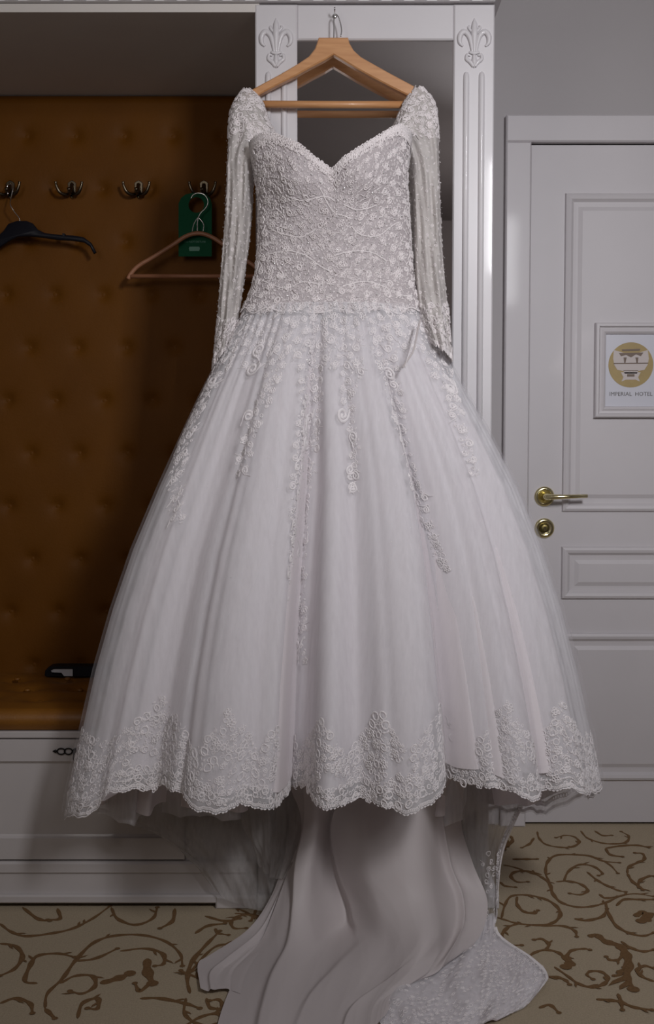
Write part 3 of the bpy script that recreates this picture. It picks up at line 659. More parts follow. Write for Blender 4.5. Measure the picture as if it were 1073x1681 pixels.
class Lace:
    def __init__(s, relief=1.0): s.V = []; s.F = []; s.n = 0; s.relief = relief
    def put(s, surf, key, j, i, rot, sc, lift=.001, mirror=1):
        v, f = TPL[key]; j = np.atleast_1d(j).astype(float); m_ = len(j)
        i = np.broadcast_to(i, (m_,)).astype(float); rot = np.broadcast_to(rot, (m_,)); sc = np.broadcast_to(sc, (m_,)); mirror = np.broadcast_to(mirror, (m_,))
        ca, sa = np.cos(rot)[:, None], np.sin(rot)[:, None]
        x = v[None, :, 0] * mirror[:, None]; y = v[None, :, 1]
        a = (x * ca - y * sa) * sc[:, None]; b_ = (x * sa + y * ca) * sc[:, None]
        lu = surf.samp(surf.lu, j, i)[:, None] + 1e-5; lv = surf.samp(surf.lv, j, i)[:, None] + 1e-5
        J = j[:, None] + a / lu; I = i[:, None] + b_ / lv
        over = np.clip(I - (surf.nv - 1), 0, None) * lv; under = np.clip(-I, 0, None) * lv
        Pp = surf.samp(surf.G, J, I); Nn = surf.samp(surf.N, j, i)[:, None, :]
        Pv = surf.samp(surf.Pv, j, i)[:, None, :] / lv[..., None]
        Pp = Pp + Nn * (lift + v[None, :, 2:3] * sc[:, None, None] * s.relief) + Pv * (over - under)[..., None]
        if not surf.wrap:
            ou = (np.clip(J - (surf.nu - 1), 0, None) - np.clip(-J, 0, None)) * lu; Pp = Pp + surf.samp(surf.Pu, j, i)[:, None, :] / lu[..., None] * ou[..., None]
        s.V.append(Pp.reshape(-1, 3)); s.F.append((f[None] + (np.arange(m_) * len(v))[:, None, None] + s.n).reshape(-1, 4)); s.n += m_ * len(v)
    def make(s, name, m='lace', parent=None, **k):
        V = np.vstack(s.V); Fq = np.vstack(s.F)
        fl_ = [tuple(dict.fromkeys(q)) for q in Fq.tolist()]
        return raw(name, V, fl_, m, parent or DR, True, kind='stuff', **k)
def scatter(surf, mask, spacing, ncand, seed, irange=None, jrange=None):
    r = np.random.default_rng(seed); i0, i1 = irange or (0, surf.nv - 1); j0, j1 = jrange or (0, surf.nu - (0 if surf.wrap else 1))
    J = r.uniform(j0, j1, ncand); I = r.uniform(i0, i1, ncand)
    wgt = surf.samp(surf.lu, J, I) * surf.samp(surf.lv, J, I); k = r.random(ncand) < wgt / wgt.max(); J, I = J[k], I[k]
    Pp = surf.samp(surf.G, J, I); px, py = proj(Pp); mk = mask(px, py); k = r.random(len(J)) < mk; J, I, Pp, mk = J[k], I[k], Pp[k], mk[k]
    grid = {}; keep = []
    for n_, p in enumerate(Pp):
        c = (int(p[0] // spacing), int(p[1] // spacing), int(p[2] // spacing)); ok = True
        for a in (-1, 0, 1):
            for b_ in (-1, 0, 1):
                for d in (-1, 0, 1):
                    for q in grid.get((c[0] + a, c[1] + b_, c[2] + d), ()):
                        if (q[0] - p[0]) ** 2 + (q[1] - p[1]) ** 2 + (q[2] - p[2]) ** 2 < spacing ** 2: ok = False; break
                    if not ok: break
                if not ok: break
            if not ok: break
        if ok: grid.setdefault(c, []).append(p); keep.append(n_)
    return J[keep], I[keep]
def fill(lace, surf, mask, spacing, ncand, seed, mix, smin, smax, lift=.001, **k):
    J, I = scatter(surf, mask, spacing, ncand, seed, **k); r = np.random.default_rng(seed + 1)
    names = list(mix); pr = np.array([mix[q] for q in names], float); pr /= pr.sum(); ch = r.choice(len(names), len(J), p=pr)
    for q, nm in enumerate(names):
        s_ = ch == q
        if s_.any(): lace.put(surf, nm, J[s_], I[s_], r.uniform(0, 2 * PI, s_.sum()), r.uniform(smin, smax, s_.sum()), lift, np.where(r.random(s_.sum()) < .5, 1, -1))

# ---- skirt
skY = np.array([505, 545, 600, 650, 700, 800, 900, 1000, 1100, 1200, 1250, 1300, 1400, 1500])
skL = np.array([404, 384, 355, 330, 307, 262, 220, 186, 158, 136, 124, 114, 100, 95])
skR = np.array([690, 712, 740, 768, 796, 848, 888, 920, 946, 968, 978, 987, 992, 992])
def dcen(py): return np.interp(py, [505, 1300], [2.505, 2.395])
def dhalf(py): return np.interp(py, [505, 560, 700, 1000, 1300], [.088, .10, .125, .165, .20])
skZ = np.array([Zof(y, dcen(y)) for y in skY]); skXL = np.array([P(x, y, dcen(y))[0] for x, y in zip(skL, skY)]); skXR = np.array([P(x, y, dcen(y))[0] for x, y in zip(skR, skY)])
hemX = [100, 118, 150, 172, 190, 215, 240, 275, 300, 340, 365, 400, 440, 462, 474, 500, 540, 580, 610, 650, 690, 715, 728, 738, 765, 800, 850, 890, 915, 950, 970, 990]
hemY = [1340, 1340, 1338, 1326, 1298, 1302, 1304, 1296, 1300, 1322, 1328, 1318, 1324, 1338, 1322, 1316, 1330, 1322, 1322, 1332, 1318, 1296, 1278, 1292, 1300, 1292, 1306, 1298, 1290, 1302, 1300, 1284]
def Vg(x, w_): return np.exp(-(x / w_) ** 2)
def folds(th):
    s = np.sin(th); f = np.cos(th) > -0.15
    sg = lambda x: 1 / (1 + np.exp(-np.clip(x, -40, 40)))
    tr_ = lambda a, w1, b, w2: sg((s - a) / w1) * sg((b - s) / w2)
    ff = -.80 * tr_(-.205, .008, -.095, .018) - .25 * Vg(s + .195, .022) - .60 * tr_(.410, .007, .50, .03) - .25 * Vg(s - .42, .02) - .42 * Vg(s + .70, .10) + .22 * Vg(s + .42, .15) - .34 * Vg(s - .08, .07) + .14 * Vg(s - .30, .08) \
        + .22 * Vg(s - .66, .08) - .30 * Vg(s - .765, .03) + .18 * Vg(s - .87, .05) - .16 * Vg(s + .88, .03) - .08 * Vg(s + .30, .03) - .05 * Vg(s - .20, .02) - .10 * Vg(s - .59, .025) - .12 * Vg(s + .56, .02)
    bk = .35 * np.cos(13 * th) + .2 * np.cos(22 * th + 1)
    c = np.clip((np.cos(th) + .25) / .4, 0, 1)
    return ff * c + bk * (1 - c)
def skirt(nu, nv, inset, seed, hemoff=0.0, amp=1.0, scal=True, wf=1.0):
    th = np.linspace(-PI, PI, nu, endpoint=False); s = np.sin(th); cth = np.cos(th)
    r = np.random.default_rng(seed)
    hx = 550 + 436 * s
    hy = np.interp(hx, hemX, hemY)
    if scal:
        pk = hx * 1.0; hy = hy + 5.5 * np.abs(np.sin(PI * (hx + 8) / 46)) + 2.6 * np.abs(np.sin(PI * hx / 13.5)) - 3
    dfr = 2.395 - .20 * np.abs(cth)
    zf = np.array([Zof(a, b_) for a, b_ in zip(hy, dfr)])
    zs = np.where(s < 0, Zof(1340, 2.395), Zof(1296, 2.395)); zbk = zs + (.245 - zs) * np.clip(-cth * 1.3, 0, 1) + (.006 * np.abs(np.sin(34 * th)) if scal else 0)
    zh = np.where(cth > 0, zf, zbk) + hemoff
    z0 = skZ[0]; t = np.linspace(0, 1, nv)[:, None]; Z = z0 + (zh[None] - z0) * t
    py = np.interp(-Z, -skZ, skY); XLx = np.interp(-Z, -skZ, skXL); XRx = np.interp(-Z, -skZ, skXR)
    cxx = (XLx + XRx) / 2; W = (XRx - XLx) / 2 * wf; D = dhalf(py); dcn = dcen(py)
    tt = np.clip((z0 - Z) / (z0 - .38), 0, 1.1)
    ph = r.uniform(0, 6.28, 12)
    fold = .175 * amp * tt ** .8 * folds(th)[None]
    sm = .0030 * np.sin(19 * th + ph[0] + 2 * tt + 1.5 * np.sin(5 * th)) + .0022 * np.sin(37 * th + ph[1] - 3 * tt + np.sin(7 * th)) + .0028 * np.sin(64 * th + ph[2] + 4 * tt) + .002 * np.sin(91 * th + ph[3])
    sm = sm * (.22 + .20 * tt) + .003 * np.sin(58 * th + ph[4]) * np.exp(-tt * 6)
    low = .008 * np.sin(5 * tt + 7 * th + ph[5]) * tt
    rr = fold + sm + low - inset
    # displace mostly along the outline normal
    nx_ = s * .35; ny_ = cth
    edge = 1 - Vg(np.abs(s) - 1, .04) * .9
    X = cxx + W * s + rr * nx_ * edge - inset * s * .3; Y = dcn - D * cth - rr * ny_
    Y = np.minimum(Y, 2.595)
    G = np.stack([X, Y, Z], -1)
    return Surf(G, True, flip=False), th
OV, TH = skirt(760, 150, 0.0, 3)
# orient normals outward (towards the camera at the front)
jf = int(len(TH) / 2)
if OV.N[75, jf, 1] > 0: OV.N = -OV.N
LI, _ = skirt(420, 90, 0.016, 3, 0.028, 0.95, False, .945)
LI.mesh('skirt_lining', 'lining')
OV.mesh('tulle_skirt', 'tulle')
VE, _ = skirt(420, 90, -0.007, 9, 0.016, 0.80, True, 1.012); VE.mesh('outer_veil', 'veil')
J0, J1 = int(760 * .24), int(760 * .76)
front = dict(jrange=(J0, J1))
def hemy(px): return np.interp(px, hemX, hemY)
pkX = [100, 130, 190, 215, 265, 318, 375, 425, 470, 492, 525, 570, 625, 672, 722, 760, 790, 832, 880, 922, 955, 975, 995]
pkH = [95, 150, 88, 110, 160, 78, 158, 88, 165, 80, 148, 82, 160, 88, 130, 80, 80, 150, 78, 142, 90, 110, 60]
ovals = [(236, 1248, 26, 12), (352, 1270, 24, 11), (452, 1290, 12, 14), (545, 1282, 24, 12), (655, 1262, 26, 13), (790, 1262, 16, 10), (868, 1262, 16, 12), (940, 1270, 12, 12)]
def hemmask(px, py):
    e = hemy(px) - py; pk = np.interp(px, pkX, pkH); m = (e < pk * (1 - .0)) & (e > 4)
    dens = 1.0 * m
    for ox, oy, a, b_ in ovals: dens = np.where(((px - ox) / a) ** 2 + ((py - oy) / b_) ** 2 < 1, .0, dens)
    return dens
hl_ = Lace(1.4)
fill(hl_, OV, hemmask, .0185, 60000, 11, {'flower': 2, 'bigring': 3}, .0062, .0085, .0012, irange=(100, 149), **front)
fill(hl_, OV, hemmask, .0078, 140000, 12, {'ring': 5, 'spiral': 3, 'leaf': 2, 'curve': 2}, .0030, .0052, .0008, irange=(100, 149), **front)
# double cord and picots along the scalloped edge
jj = np.linspace(J0 - 30, J1 + 30, 620)
hl_.put(OV, 'ring', jj[::1], 148.2, 0, .0030, .0012)
hl_.put(OV, 'leaf', jj[::2], 146.0, PI / 2, .0036, .0012); hl_.put(OV, 'leaf', jj[1::2], 149.0, PI / 2 + .2, .0036, .0016)
hl_.put(OV, 'ring', jj[::4], 144.0, 0, .0046, .0010)
# scalloped border behind (the far half of the hem)
jb = np.concatenate([np.linspace(0, J0 - 30, 260), np.linspace(J1 + 30, 759, 260)])
hl_.put(OV, 'ring', jb, 148.0, 0, .0032, .0012); hl_.put(OV, 'ring', jb[::2], 145.5, 0, .0050, .0012)
fill(hl_, OV, lambda a, b_: np.where(b_ > 0, .7, 0.), .015, 30000, 13, {'ring': 3, 'spiral': 2, 'leaf': 1}, .0035, .0055, .0010, irange=(134, 148), jrange=(0, J0))
hl_.make('hem_lace')
# trailing appliques from the waist
fingers = [([(392, 540), (372, 580), (350, 625), (322, 680), (300, 730), (288, 800), (292, 850)], 11), ([(440, 525), (455, 570), (448, 620), (425, 670), (405, 730), (395, 770)], 11),
 ([(500, 520), (505, 580), (512, 650), (505, 700), (500, 770)], 18), ([(496, 770), (490, 880), (487, 980), (487, 1100)], 15), ([(575, 525), (580, 580), (572, 640)], 14),
 ([(565, 640), (578, 690), (583, 740), (578, 805)], 7), ([(615, 520), (632, 580), (645, 640), (655, 690)], 14), ([(655, 690), (668, 740), (683, 800), (705, 860), (728, 930)], 9),
 ([(690, 520), (705, 570), (730, 620), (748, 680)], 11), ([(745, 670), (762, 720), (778, 775)], 7), ([(470, 520), (468, 560)], 18), ([(540, 520), (545, 560), (540, 590)], 13), ([(660, 520), (668, 570)], 12), ([(415, 520), (412, 590)], 13)]
def dseg(px, py, pts):
    best = np.full(np.shape(px), 1e9)
    for (x0, y0), (x1, y1) in zip(pts[:-1], pts[1:]):
        dx, dy = x1 - x0, y1 - y0; t = np.clip(((px - x0) * dx + (py - y0) * dy) / (dx * dx + dy * dy), 0, 1)
        best = np.minimum(best, np.hypot(px - x0 - t * dx, py - y0 - t * dy))
    return best
def fingmask(px, py):
    m = np.zeros(np.shape(px))
    for pts, wd in fingers: m = np.maximum(m, np.where(dseg(px, py, pts) < wd * (1 + .25 * (py < 620)), .95, 0))
    return np.maximum(m, np.where(py < 528 + 8 * np.sin(px / 9.), .9, 0))
al = Lace(1.5)
fill(al, OV, fingmask, .020, 90000, 21, {'spiral': 2, 'flower': 2}, .0060, .0085, .0010, irange=(0, 112), **front)
fill(al, OV, fingmask, .0088, 160000, 22, {'ring': 2, 'spiral': 3, 'leaf': 3, 'curve': 2}, .0030, .0048, .0010, irange=(0, 112), **front)
# sparse sprigs over the net
def find(surf, px, py):
    d = (surf.px - px) ** 2 + (surf.py - py) ** 2 + np.where(surf.N[..., 1] > 0, 1e6, 0); k = np.argmin(d); return k % surf.nu, k // surf.nu
for px, py, sc_, rt in ((562, 681, .0150, .3), (580, 716, .0105, 2.5), (573, 772, .0095, 1.0), (585, 780, .009, 4.0), (577, 803, .008, 5.0), (500, 725, .014, 1.2), (505, 690, .012, 3.), (415, 608, .013, .5), (425, 575, .013, 2.), (640, 615, .013, 4.), (350, 628, .012, 1.), (408, 685, .012, 3.), (488, 990, .013, 2.), (487, 1060, .012, .4), (486, 905, .012, 5.), (660, 700, .009, 1.), (740, 640, .012, .2)):
    j, i = find(OV, px, py); al.put(OV, 'spiral', j, i, rt, sc_, .0022)
al.make('skirt_applique')
bl = Lace()
fill(bl, OV, lambda a, b_: fingmask(a, b_) * .9, .013, 40000, 31, {'bead': 1}, .0012, .0019, .0030, irange=(0, 110), **front)
fill(bl, OV, lambda a, b_: np.where((b_ > 560) & (b_ < 1150), .5, 0.), .05, 9000, 32, {'bead': 1}, .0009, .0013, .001, irange=(5, 130), **front)
bl.make('skirt_beads', 'bead')

# ---- bodice
nbu, nbv = 220, 90
bY = [205, 240, 262, 300, 330, 400, 450, 480, 512]; bL = [411, 413, 415, 420, 424, 424, 419, 411, 397]; bR = [674, 671, 669, 668, 670, 674, 678, 684, 696]
nkX = [395, 412, 432, 455, 492, 516, 537, 544, 551, 566, 600, 640, 655, 672, 690]; nkY = [248, 241, 229, 229, 243, 264, 279, 284, 278, 263, 242, 219, 214, 228, 242]
th = np.linspace(-PI, PI, nbu, endpoint=False); s = np.sin(th); cth = np.cos(th)
dB = 2.505
fx = 542 + 131 * s; topY = np.interp(fx, nkX, nkY); topY = np.where(cth > 0, topY, np.interp(-cth, [0, .4, 1], [245, 300, 330]))
botY = 512 + 2 * np.sin(fx / 11)
G = np.zeros((nbv, nbu, 3))
for i in range(nbv):
    t = i / (nbv - 1); py = topY + (botY - topY) * t
    xl = np.interp(py, bY, bL); xr = np.interp(py, bY, bR)
    hd_ = np.interp(py, [200, 260, 300, 340, 400, 460, 512], [.078, .090, .094, .086, .078, .080, .090])
    dd = dB - hd_ * np.sign(cth) * np.abs(cth) ** .85
    px_ = (xl + xr) / 2 + (xr - xl) / 2 * s
    bust = .030 * (np.exp(-(((px_ - 480) / 40) ** 2 + ((py - 292) / 44) ** 2)) + np.exp(-(((px_ - 606) / 40) ** 2 + ((py - 288) / 44) ** 2))) - .014 * np.exp(-(((px_ - 543) / 16) ** 2 + ((py - 290) / 30) ** 2))
    crm = .003 * np.sin((px_ - 540) / 14) * np.exp(-((py - 340) / 30) ** 2)
    dd = np.where(cth > 0, dd - (bust + crm) * cth ** .5 if False else dd - (bust + crm) * np.clip(cth, 0, 1), dd)
    G[i] = Pn(px_ , py, dB); G[i, :, 0] *= 1; G[i, :, 1] = dd
    k = dd / dB; # keep the same outline while moving in depth only for the silhouette
    q = Pn(px_, py, dd); G[i] = q * np.abs(cth)[:, None] + G[i] * (1 - np.abs(cth))[:, None]; G[i, :, 1] = dd
G[..., 1] = np.minimum(G[..., 1], 2.594)
BD = Surf(G, True)
if BD.N[40, nbu // 2, 1] > 0: BD.N = -BD.N
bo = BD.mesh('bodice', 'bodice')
bj = dict(jrange=(nbu * .16, nbu * .84))
la = Lace(2.2); one = lambda a, b_: np.ones(np.shape(a))
fill(la, BD, one, .024, 40000, 41, {'flower': 2, 'spiral': 1}, .0055, .0075, .0008, **bj)
fill(la, BD, one, .0076, 160000, 42, {'spiral': 3, 'leaf': 3, 'curve': 4, 'ring': 1}, .0028, .0046, .0006, **bj)
jt = np.linspace(nbu * .17, nbu * .83, 230)
la.put(BD, 'ring', jt, .6, 0, .0036, .001); la.put(BD, 'ring', jt[::2], 0.0, 0, .0046, .001); la.put(BD, 'flower', jt[::3], .2, RNG.uniform(0, 6, len(jt[::3])), .0082, .003); la.put(BD, 'spiral', jt[1::4], 2.5, RNG.uniform(0, 6, len(jt[1::4])), .0070, .002)
# waist cord
la.put(BD, 'leaf', jt, 88.5 + 1.2 * np.sin(np.arange(230) / 4), PI / 2, .0034, .002)
# flowing vine cords across the bodice front
def cord(lace, surf, pts, wd=.0026, lift=.0016, n=8):
    q = smoothpath(np.array(pts, float), n); ji = np.array([find(surf, a, b_) for a, b_ in q], float)
    k = np.ones(5) / 5
    if len(ji) > 8:
        pad = np.pad(ji, ((2, 2), (0, 0)), mode='edge'); ji = np.stack([np.convolve(pad[:, 0], k, 'valid'), np.convolve(pad[:, 1], k, 'valid')], 1)
    Pp = surf.samp(surf.G, ji[:, 0], ji[:, 1]) + surf.samp(surf.N, ji[:, 0], ji[:, 1]) * lift
    T = np.gradient(Pp, axis=0); T /= np.linalg.norm(T, axis=1)[:, None] + 1e-9; Nn = surf.samp(surf.N, ji[:, 0], ji[:, 1]); B = np.cross(Nn, T)
    V = np.stack([Pp + B * wd / 2, Pp + Nn * wd * .5, Pp - B * wd / 2], 1).reshape(-1, 3); m_ = len(Pp)
    i = np.arange(m_ - 1)[:, None] * 3; kk = np.arange(2)[None, :]
    lace.V.append(V); lace.F.append(np.stack([i + kk, i + kk + 1, i + kk + 4, i + kk + 3], -1).reshape(-1, 4) + lace.n); lace.n += len(V)
for pts in ([(440, 375), (465, 385), (495, 390), (520, 375)], [(575, 370), (590, 385), (620, 388), (640, 372), (655, 365)], [(440, 418), (470, 412), (500, 418), (522, 435), (540, 445)], [(545, 420), (580, 412), (610, 415), (635, 430)],
            [(470, 322), (500, 330), (530, 322), (552, 330)], [(560, 335), (590, 345), (620, 335)], [(520, 300), (545, 345), (580, 360)], [(430, 460), (470, 475), (500, 462), (530, 470)], [(560, 470), (600, 462), (640, 475)], [(452, 340), (470, 360), (460, 382)]):
    cord(la, BD, pts)
la.make('bodice_lace', 'lace_bodice', parent=bo)
bb = Lace(); fill(bb, BD, one, .014, 20000, 51, {'bead': 1}, .0012, .0020, .0035, **bj); bb.make('bodice_beads', 'bead', parent=bo)

# ---- sleeves
def sleeve(rows_, skew, seed, dpath, cuffy, side):
    Ys = np.array([r_[0] for r_ in rows_], float); xl = np.array([r_[1] for r_ in rows_], float); xr = np.array([r_[2] for r_ in rows_], float)
    nv, nu = 120, 84; tY = np.concatenate([np.linspace(Ys[0], 250, 40, endpoint=False), np.linspace(250, Ys[-1], nv - 40)])
    sm = lambda A: np.interp(tY, Ys, A)
    kern = np.ones(5) / 5
    def smm(A): B = np.pad(sm(A), 2, mode='edge'); return np.convolve(B, kern, 'valid')
    L_, R2 = smm(xl), smm(xr); hd2 = np.interp(tY, [150, 180, 230, 300, 450, 600], [.016, .030, .045, .040, .030, .030]); dd = np.interp(tY, *dpath)
    th = np.linspace(-PI, PI, nu, endpoint=False); s = np.sin(th); c = np.cos(th)
    r = np.random.default_rng(seed); ph = r.uniform(0, 6, 6)
    G = np.zeros((nv, nu, 3))
    for i in range(nv):
        y = tY[i]; wr = (.0032 * np.sin(3 * th + ph[0] + y / 90) + .0030 * np.sin(7 * th + ph[1] + y / 60) + .0016 * np.sin(12 * th + ph[2] - y / 35)) * np.clip((y - 170) / 60, 0, 1) + .002 * np.sin(y / 9 + 2 * th + ph[3]) * np.clip((y - 350) / 100, 0, 1)
        px_ = (L_[i] + R2[i]) / 2 + (R2[i] - L_[i]) / 2 * s; q = Pn(px_, y + skew * s * np.clip((y - 500) / 80, 0, 1), dd[i])
        q[:, 1] = dd[i] - hd2[i] * c - wr * c * 1.6; G[i] = q
    S = Surf(G, True)
    if S.N[60, nu // 2, 1] > 0: S.N = -S.N
    so = S.mesh('sleeve', 'sleeve')
    lc = Lace(1.6); big = lambda a, b_: np.where(b_ < 235 - abs(a - 543) * 0, 1.0, 0.)
    up = lambda a, b_: np.where((b_ < 225) | (b_ > cuffy), 1.0, 0.)
    fill(lc, S, up, .0085, 40000, seed + 1, {'leaf': 3, 'spiral': 2, 'ring': 2, 'flower': 1}, .0034, .0056, .001)
    fill(lc, S, up, .018, 20000, seed + 2, {'flower': 1, 'spiral': 1}, .0060, .008, .0015)
    fill(lc, S, lambda a, b_: np.where(b_ > 215, .85, 0), .0125, 30000, seed + 3, {'spiral': 3, 'leaf': 3, 'curve': 3}, .0024, .0042, .0004)
    jt = np.linspace(0, nu, 60, endpoint=False); lc.put(S, 'ring', jt, 118.4, 0, .0040, .001); lc.put(S, 'leaf', jt[::2], 118.9, 0, .0075, .001)
    # edge sprigs on the inside strap edge
    lc.make('sleeve_lace', 'lace_bodice', parent=so)
    bb = Lace(); fill(bb, S, one, .020, 9000, seed + 5, {'bead': 1}, .0011, .0019, .003); bb.make('sleeve_beads', 'bead', parent=so)
    return S
SL = sleeve([(149, 400, 412), (156, 392, 421), (166, 385, 429), (180, 379, 435), (200, 376, 441), (220, 375, 452), (235, 374, 446), (252, 374, 426), (268, 373, 417), (300, 372, 416), (350, 370, 414), (400, 366, 409), (450, 362, 402), (500, 358, 395), (540, 355, 390), (565, 352, 387), (582, 349, 384)], -20, 61, ([149, 200, 300, 600], [2.586, 2.565, 2.545, 2.50]), 525, -1)
SR = sleeve([(147, 681, 693), (154, 674, 703), (164, 666, 711), (180, 658, 716), (200, 650, 718), (218, 640, 719), (235, 650, 720), (252, 662, 720), (268, 670, 720), (300, 675, 721), (350, 678, 723), (400, 680, 725), (450, 682, 729), (500, 687, 734), (540, 694, 738), (560, 700, 740), (574, 706, 741)], 16, 71, ([149, 200, 300, 600], [2.586, 2.565, 2.545, 2.44]), 500, 1)
# hanging ribbon loop and loose thread at the waist
MB().tube(pxpath([(690, 524, 2.40), (686, 540, 2.385), (682, 560, 2.37), (677, 578, 2.365), (668, 592, 2.36), (660, 604, 2.36)], 2.38, 6), .0022, 6, .6).make('satin_ribbon', 'satin', DR, True)
MB().tube(pxpath([(688, 526, 2.40), (679, 556, 2.375), (671, 580, 2.36), (664, 604, 2.36)], 2.38, 6), .0012, 6).make('loose_thread', 'lace', DR, True)

# ---- train and back layers: control nets of (px, py, distance)
def net(rows_, nu, nv, seed, amp=.006, freq=(3, 5), floorz=.004, creases=()):
    C = np.array(rows_, float); W = np.zeros_like(C)
    for a in range(C.shape[0]):
        for b_ in range(C.shape[1]): W[a, b_] = P(*C[a, b_])
    SP = lambda z: floorz + .012 * np.logaddexp(0, (z - floorz) / .012); W[..., 2] = SP(W[..., 2])
    def cat(A, n):                     # Catmull-Rom along axis 0
        q = np.concatenate([2 * A[:1] - A[1:2], A, 2 * A[-1:] - A[-2:-1]]); m_ = len(A) - 1; out = []
        for t in np.linspace(0, m_, n):
            i = min(int(t), m_ - 1); f = t - i; p0, p1, p2, p3 = q[i:i + 4]
            out.append(.5 * (2 * p1 + (p2 - p0) * f + (2 * p0 - 5 * p1 + 4 * p2 - p3) * f * f + (3 * p1 - p0 - 3 * p2 + p3) * f ** 3))
        return np.array(out)
    G = cat(W, nv); G = np.swapaxes(cat(np.swapaxes(G, 0, 1), nu), 0, 1)
    S = Surf(G); r = np.random.default_rng(seed); u = np.linspace(0, 1, nu)[None]; v = np.linspace(0, 1, nv)[:, None]; h_ = 0
    for k in range(7):
        a, b_, p_ = r.uniform(freq[0], freq[1] * (1 + k * .5)), r.uniform(-3, 3), r.uniform(0, 6); ww = np.sin(2 * PI * (a * u + b_ * v * .5) + p_ + .8 * np.sin(2 * PI * v * (1 + k * .3) + p_)); h_ = h_ + (.35 - .7 * np.abs(ww) if k % 2 else ww) / (1 + k * .5)
    hc_ = 0
    for ua, ub, va, vb, am, wd_ in creases:
        d_u = u - (ua + (ub - ua) * v); hc_ = hc_ + am * np.where(d_u > 0, np.exp(-np.abs(d_u) / wd_), np.exp(-(d_u / (wd_ * .25)) ** 2)) / (1 + np.exp((va - v) / .03)) / (1 + np.exp((v - vb) / .03))
    N = S.N * (-1 if np.mean(S.N[:nv // 3, :, 1]) > 0 else 1)
    G = G + N * (amp * h_)[..., None] * np.clip(.25 + v, 0, 1)[..., None] + N * np.broadcast_to(hc_, (nv, nu))[..., None]; G[..., 2] = SP(G[..., 2] - .004)
    S = Surf(G); 
    return S
# sheer back layers of the skirt, below the hem
bk = net([[(170, 1290, 2.55), (300, 1290, 2.585), (420, 1290, 2.59), (520, 1290, 2.58)], [(205, 1340, 2.55), (300, 1350, 2.59), (400, 1360, 2.59), (500, 1360, 2.57)],
          [(260, 1368, 2.56), (330, 1405, 2.59), (410, 1420, 2.57), (480, 1420, 2.55)], [(320, 1405, 2.57), (365, 1470, 2.58), (425, 1495, 2.54), (470, 1490, 2.52)]], 90, 60, 81, .004)
bk.mesh('back_tulle_layer', 'tulle2')
bk2 = net([[(400, 1290, 2.53), (440, 1290, 2.52), (480, 1290, 2.53), (530, 1290, 2.52)], [(395, 1345, 2.54), (440, 1350, 2.51), (480, 1350, 2.53), (520, 1350, 2.51)],
           [(412, 1385, 2.54), (440, 1400, 2.51), (470, 1400, 2.52), (505, 1400, 2.5)], [(428, 1420, 2.54), (442, 1436, 2.52), (458, 1440, 2.51), (480, 1440, 2.5)]], 50, 40, 82, .004)
bk2.mesh('back_tulle_layer', 'tulle2')
br = net([[(690, 1270, 2.54), (750, 1270, 2.55), (810, 1270, 2.56), (880, 1280, 2.55)], [(700, 1330, 2.53), (760, 1330, 2.54), (815, 1330, 2.55), (862, 1312, 2.54)],
          [(720, 1400, 2.52), (765, 1400, 2.53), (805, 1400, 2.54), (826, 1388, 2.53)], [(745, 1480, 2.50), (780, 1480, 2.52), (806, 1480, 2.53), (816, 1470, 2.53)], [(760, 1545, 2.46), (785, 1545, 2.48), (803, 1545, 2.50), (812, 1530, 2.5)]], 90, 90, 83, .005)
br.mesh('back_tulle_layer', 'tulle2')
# satin train
tn = net([[(470, 1270, 2.53), (520, 1270, 2.47), (565, 1270, 2.50), (620, 1270, 2.46), (680, 1270, 2.46), (725, 1270, 2.48), (765, 1270, 2.53)],
          [(492, 1350, 2.53), (516, 1350, 2.47), (545, 1350, 2.53), (600, 1350, 2.45), (680, 1350, 2.43), (722, 1350, 2.50), (758, 1350, 2.53)],
          [(476, 1420, 2.51), (505, 1420, 2.45), (552, 1425, 2.53), (605, 1420, 2.42), (690, 1420, 2.40), (733, 1420, 2.50), (776, 1415, 2.51)],
          [(455, 1480, 2.46), (500, 1485, 2.41), (570, 1490, 2.49), (625, 1480, 2.38), (700, 1480, 2.36), (750, 1475, 2.46), (799, 1478, 2.47)],
          [(428, 1545, 2.40), (492, 1550, 2.33), (562, 1555, 2.44), (632, 1545, 2.32), (700, 1540, 2.28), (745, 1535, 2.38), (788, 1535, 2.40)],
          [(395, 1610, 2.28), (462, 1610, 2.20), (535, 1615, 2.27), (600, 1605, 2.22), (660, 1595, 2.21), (710, 1590, 2.25), (752, 1580, 2.33)],
          [(368, 1672, 2.13), (440, 1675, 2.06), (505, 1668, 2.12), (560, 1660, 2.10), (610, 1655, 2.11), (645, 1640, 2.16), (680, 1622, 2.23)],
          [(350, 1740, 1.99), (430, 1745, 1.95), (500, 1735, 1.98), (560, 1725, 1.98), (600, 1715, 2.0), (628, 1690, 2.06), (648, 1664, 2.13)]], 200, 220, 84, .0045, (1.2, 2.2), creases=[(.10, .15, 0, 1.1, .016, .07), (.34, .46, .0, .55, .018, .12), (.66, .28, .60, 1.1, .010, .10), (.82, .88, .1, .75, .018, .05), (.95, .50, .74, 1.1, .013, .06)])
tn.mesh('satin_train', 'satin')
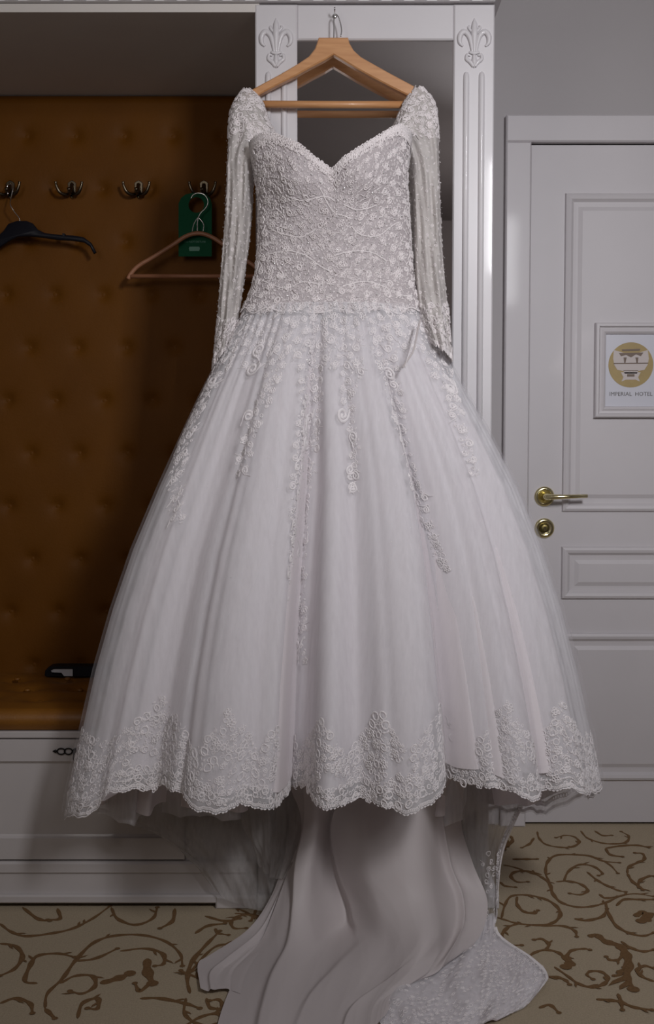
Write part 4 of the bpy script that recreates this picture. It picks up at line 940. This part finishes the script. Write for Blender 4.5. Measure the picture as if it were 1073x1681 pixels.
fl2 = net([[(478, 1330, 2.55), (490, 1330, 2.545), (502, 1330, 2.54), (515, 1330, 2.54)], [(468, 1400, 2.54), (480, 1400, 2.53), (490, 1400, 2.53), (505, 1400, 2.53)], [(447, 1466, 2.51), (458, 1468, 2.49), (470, 1470, 2.50), (480, 1470, 2.49)],
           [(407, 1528, 2.44), (425, 1535, 2.42), (440, 1540, 2.43), (450, 1540, 2.42)], [(345, 1580, 2.33), (372, 1590, 2.30), (400, 1600, 2.33), (415, 1600, 2.30)], [(325, 1606, 2.29), (348, 1620, 2.24), (375, 1632, 2.26), (400, 1640, 2.22)], [(329, 1648, 2.18), (348, 1652, 2.17), (372, 1652, 2.18), (395, 1660, 2.16)]], 60, 120, 85, .002, (1, 2), creases=[(.35, .3, .3, 1.1, .012, .15), (.7, .75, .2, 1.1, -.010, .1)])
fl2.mesh('train_side_fold', 'satin')
# net and lace edge of the train spread on the carpet
tl = net([[(770, 1480, 2.47), (790, 1500, 2.49), (803, 1500, 2.50), (812, 1495, 2.51)], [(740, 1550, 2.38), (775, 1555, 2.39), (803, 1552, 2.41), (820, 1546, 2.43)], [(690, 1600, 2.27), (750, 1590, 2.28), (820, 1585, 2.30), (870, 1588, 2.33)],
          [(640, 1640, 2.18), (730, 1625, 2.17), (830, 1615, 2.20), (895, 1618, 2.26)], [(620, 1690, 2.08), (720, 1670, 2.09), (820, 1655, 2.12), (893, 1648, 2.19)], [(640, 1740, 1.99), (720, 1725, 2.0), (800, 1700, 2.04), (868, 1672, 2.12)]], 150, 150, 86, .010, (1.5, 3))
tl.mesh('train_net', 'tulle')
tl2 = Surf(tl.G + np.array([0, .012, -.010]) * 1.0); tl2.G[..., 2] = np.maximum(tl2.G[..., 2], .003); tl2.mesh('train_net_underlayer', 'lining')
te = Lace(); tl.N = tl.N * np.where(tl.N[..., 2:3] < 0, -1, 1)
fill(te, tl, lambda a, b_: np.where((a > 790) & (b_ > 1560), .85, np.where(b_ > 1640, .15, .02)), .010, 30000, 91, {'spiral': 2, 'flower': 1, 'ring': 2, 'curve': 1}, .003, .0045, .001)
iv = np.linspace(20, 149, 150); te.put(tl, 'ring', np.full(150, 148.5), iv, 0, .0040, .001)
for S_, jr in ((br, None), (bk, None)):
    S_.N = S_.N * np.where(S_.N[..., 1:2] > 0, -1, 1)
ii = np.linspace(15, 89, 120); te.put(br, 'ring', np.full(120, 88.5), ii, 0, .0036, .001); te.put(br, 'flower', np.full(30, 85.), ii[::4], 0, .007, .001)
fill(te, br, lambda a, b_: np.where((a > 792) & (b_ > 1400), .35, .0), .014, 9000, 93, {'spiral': 2, 'ring': 2}, .004, .006, .001)
te.make('train_lace')
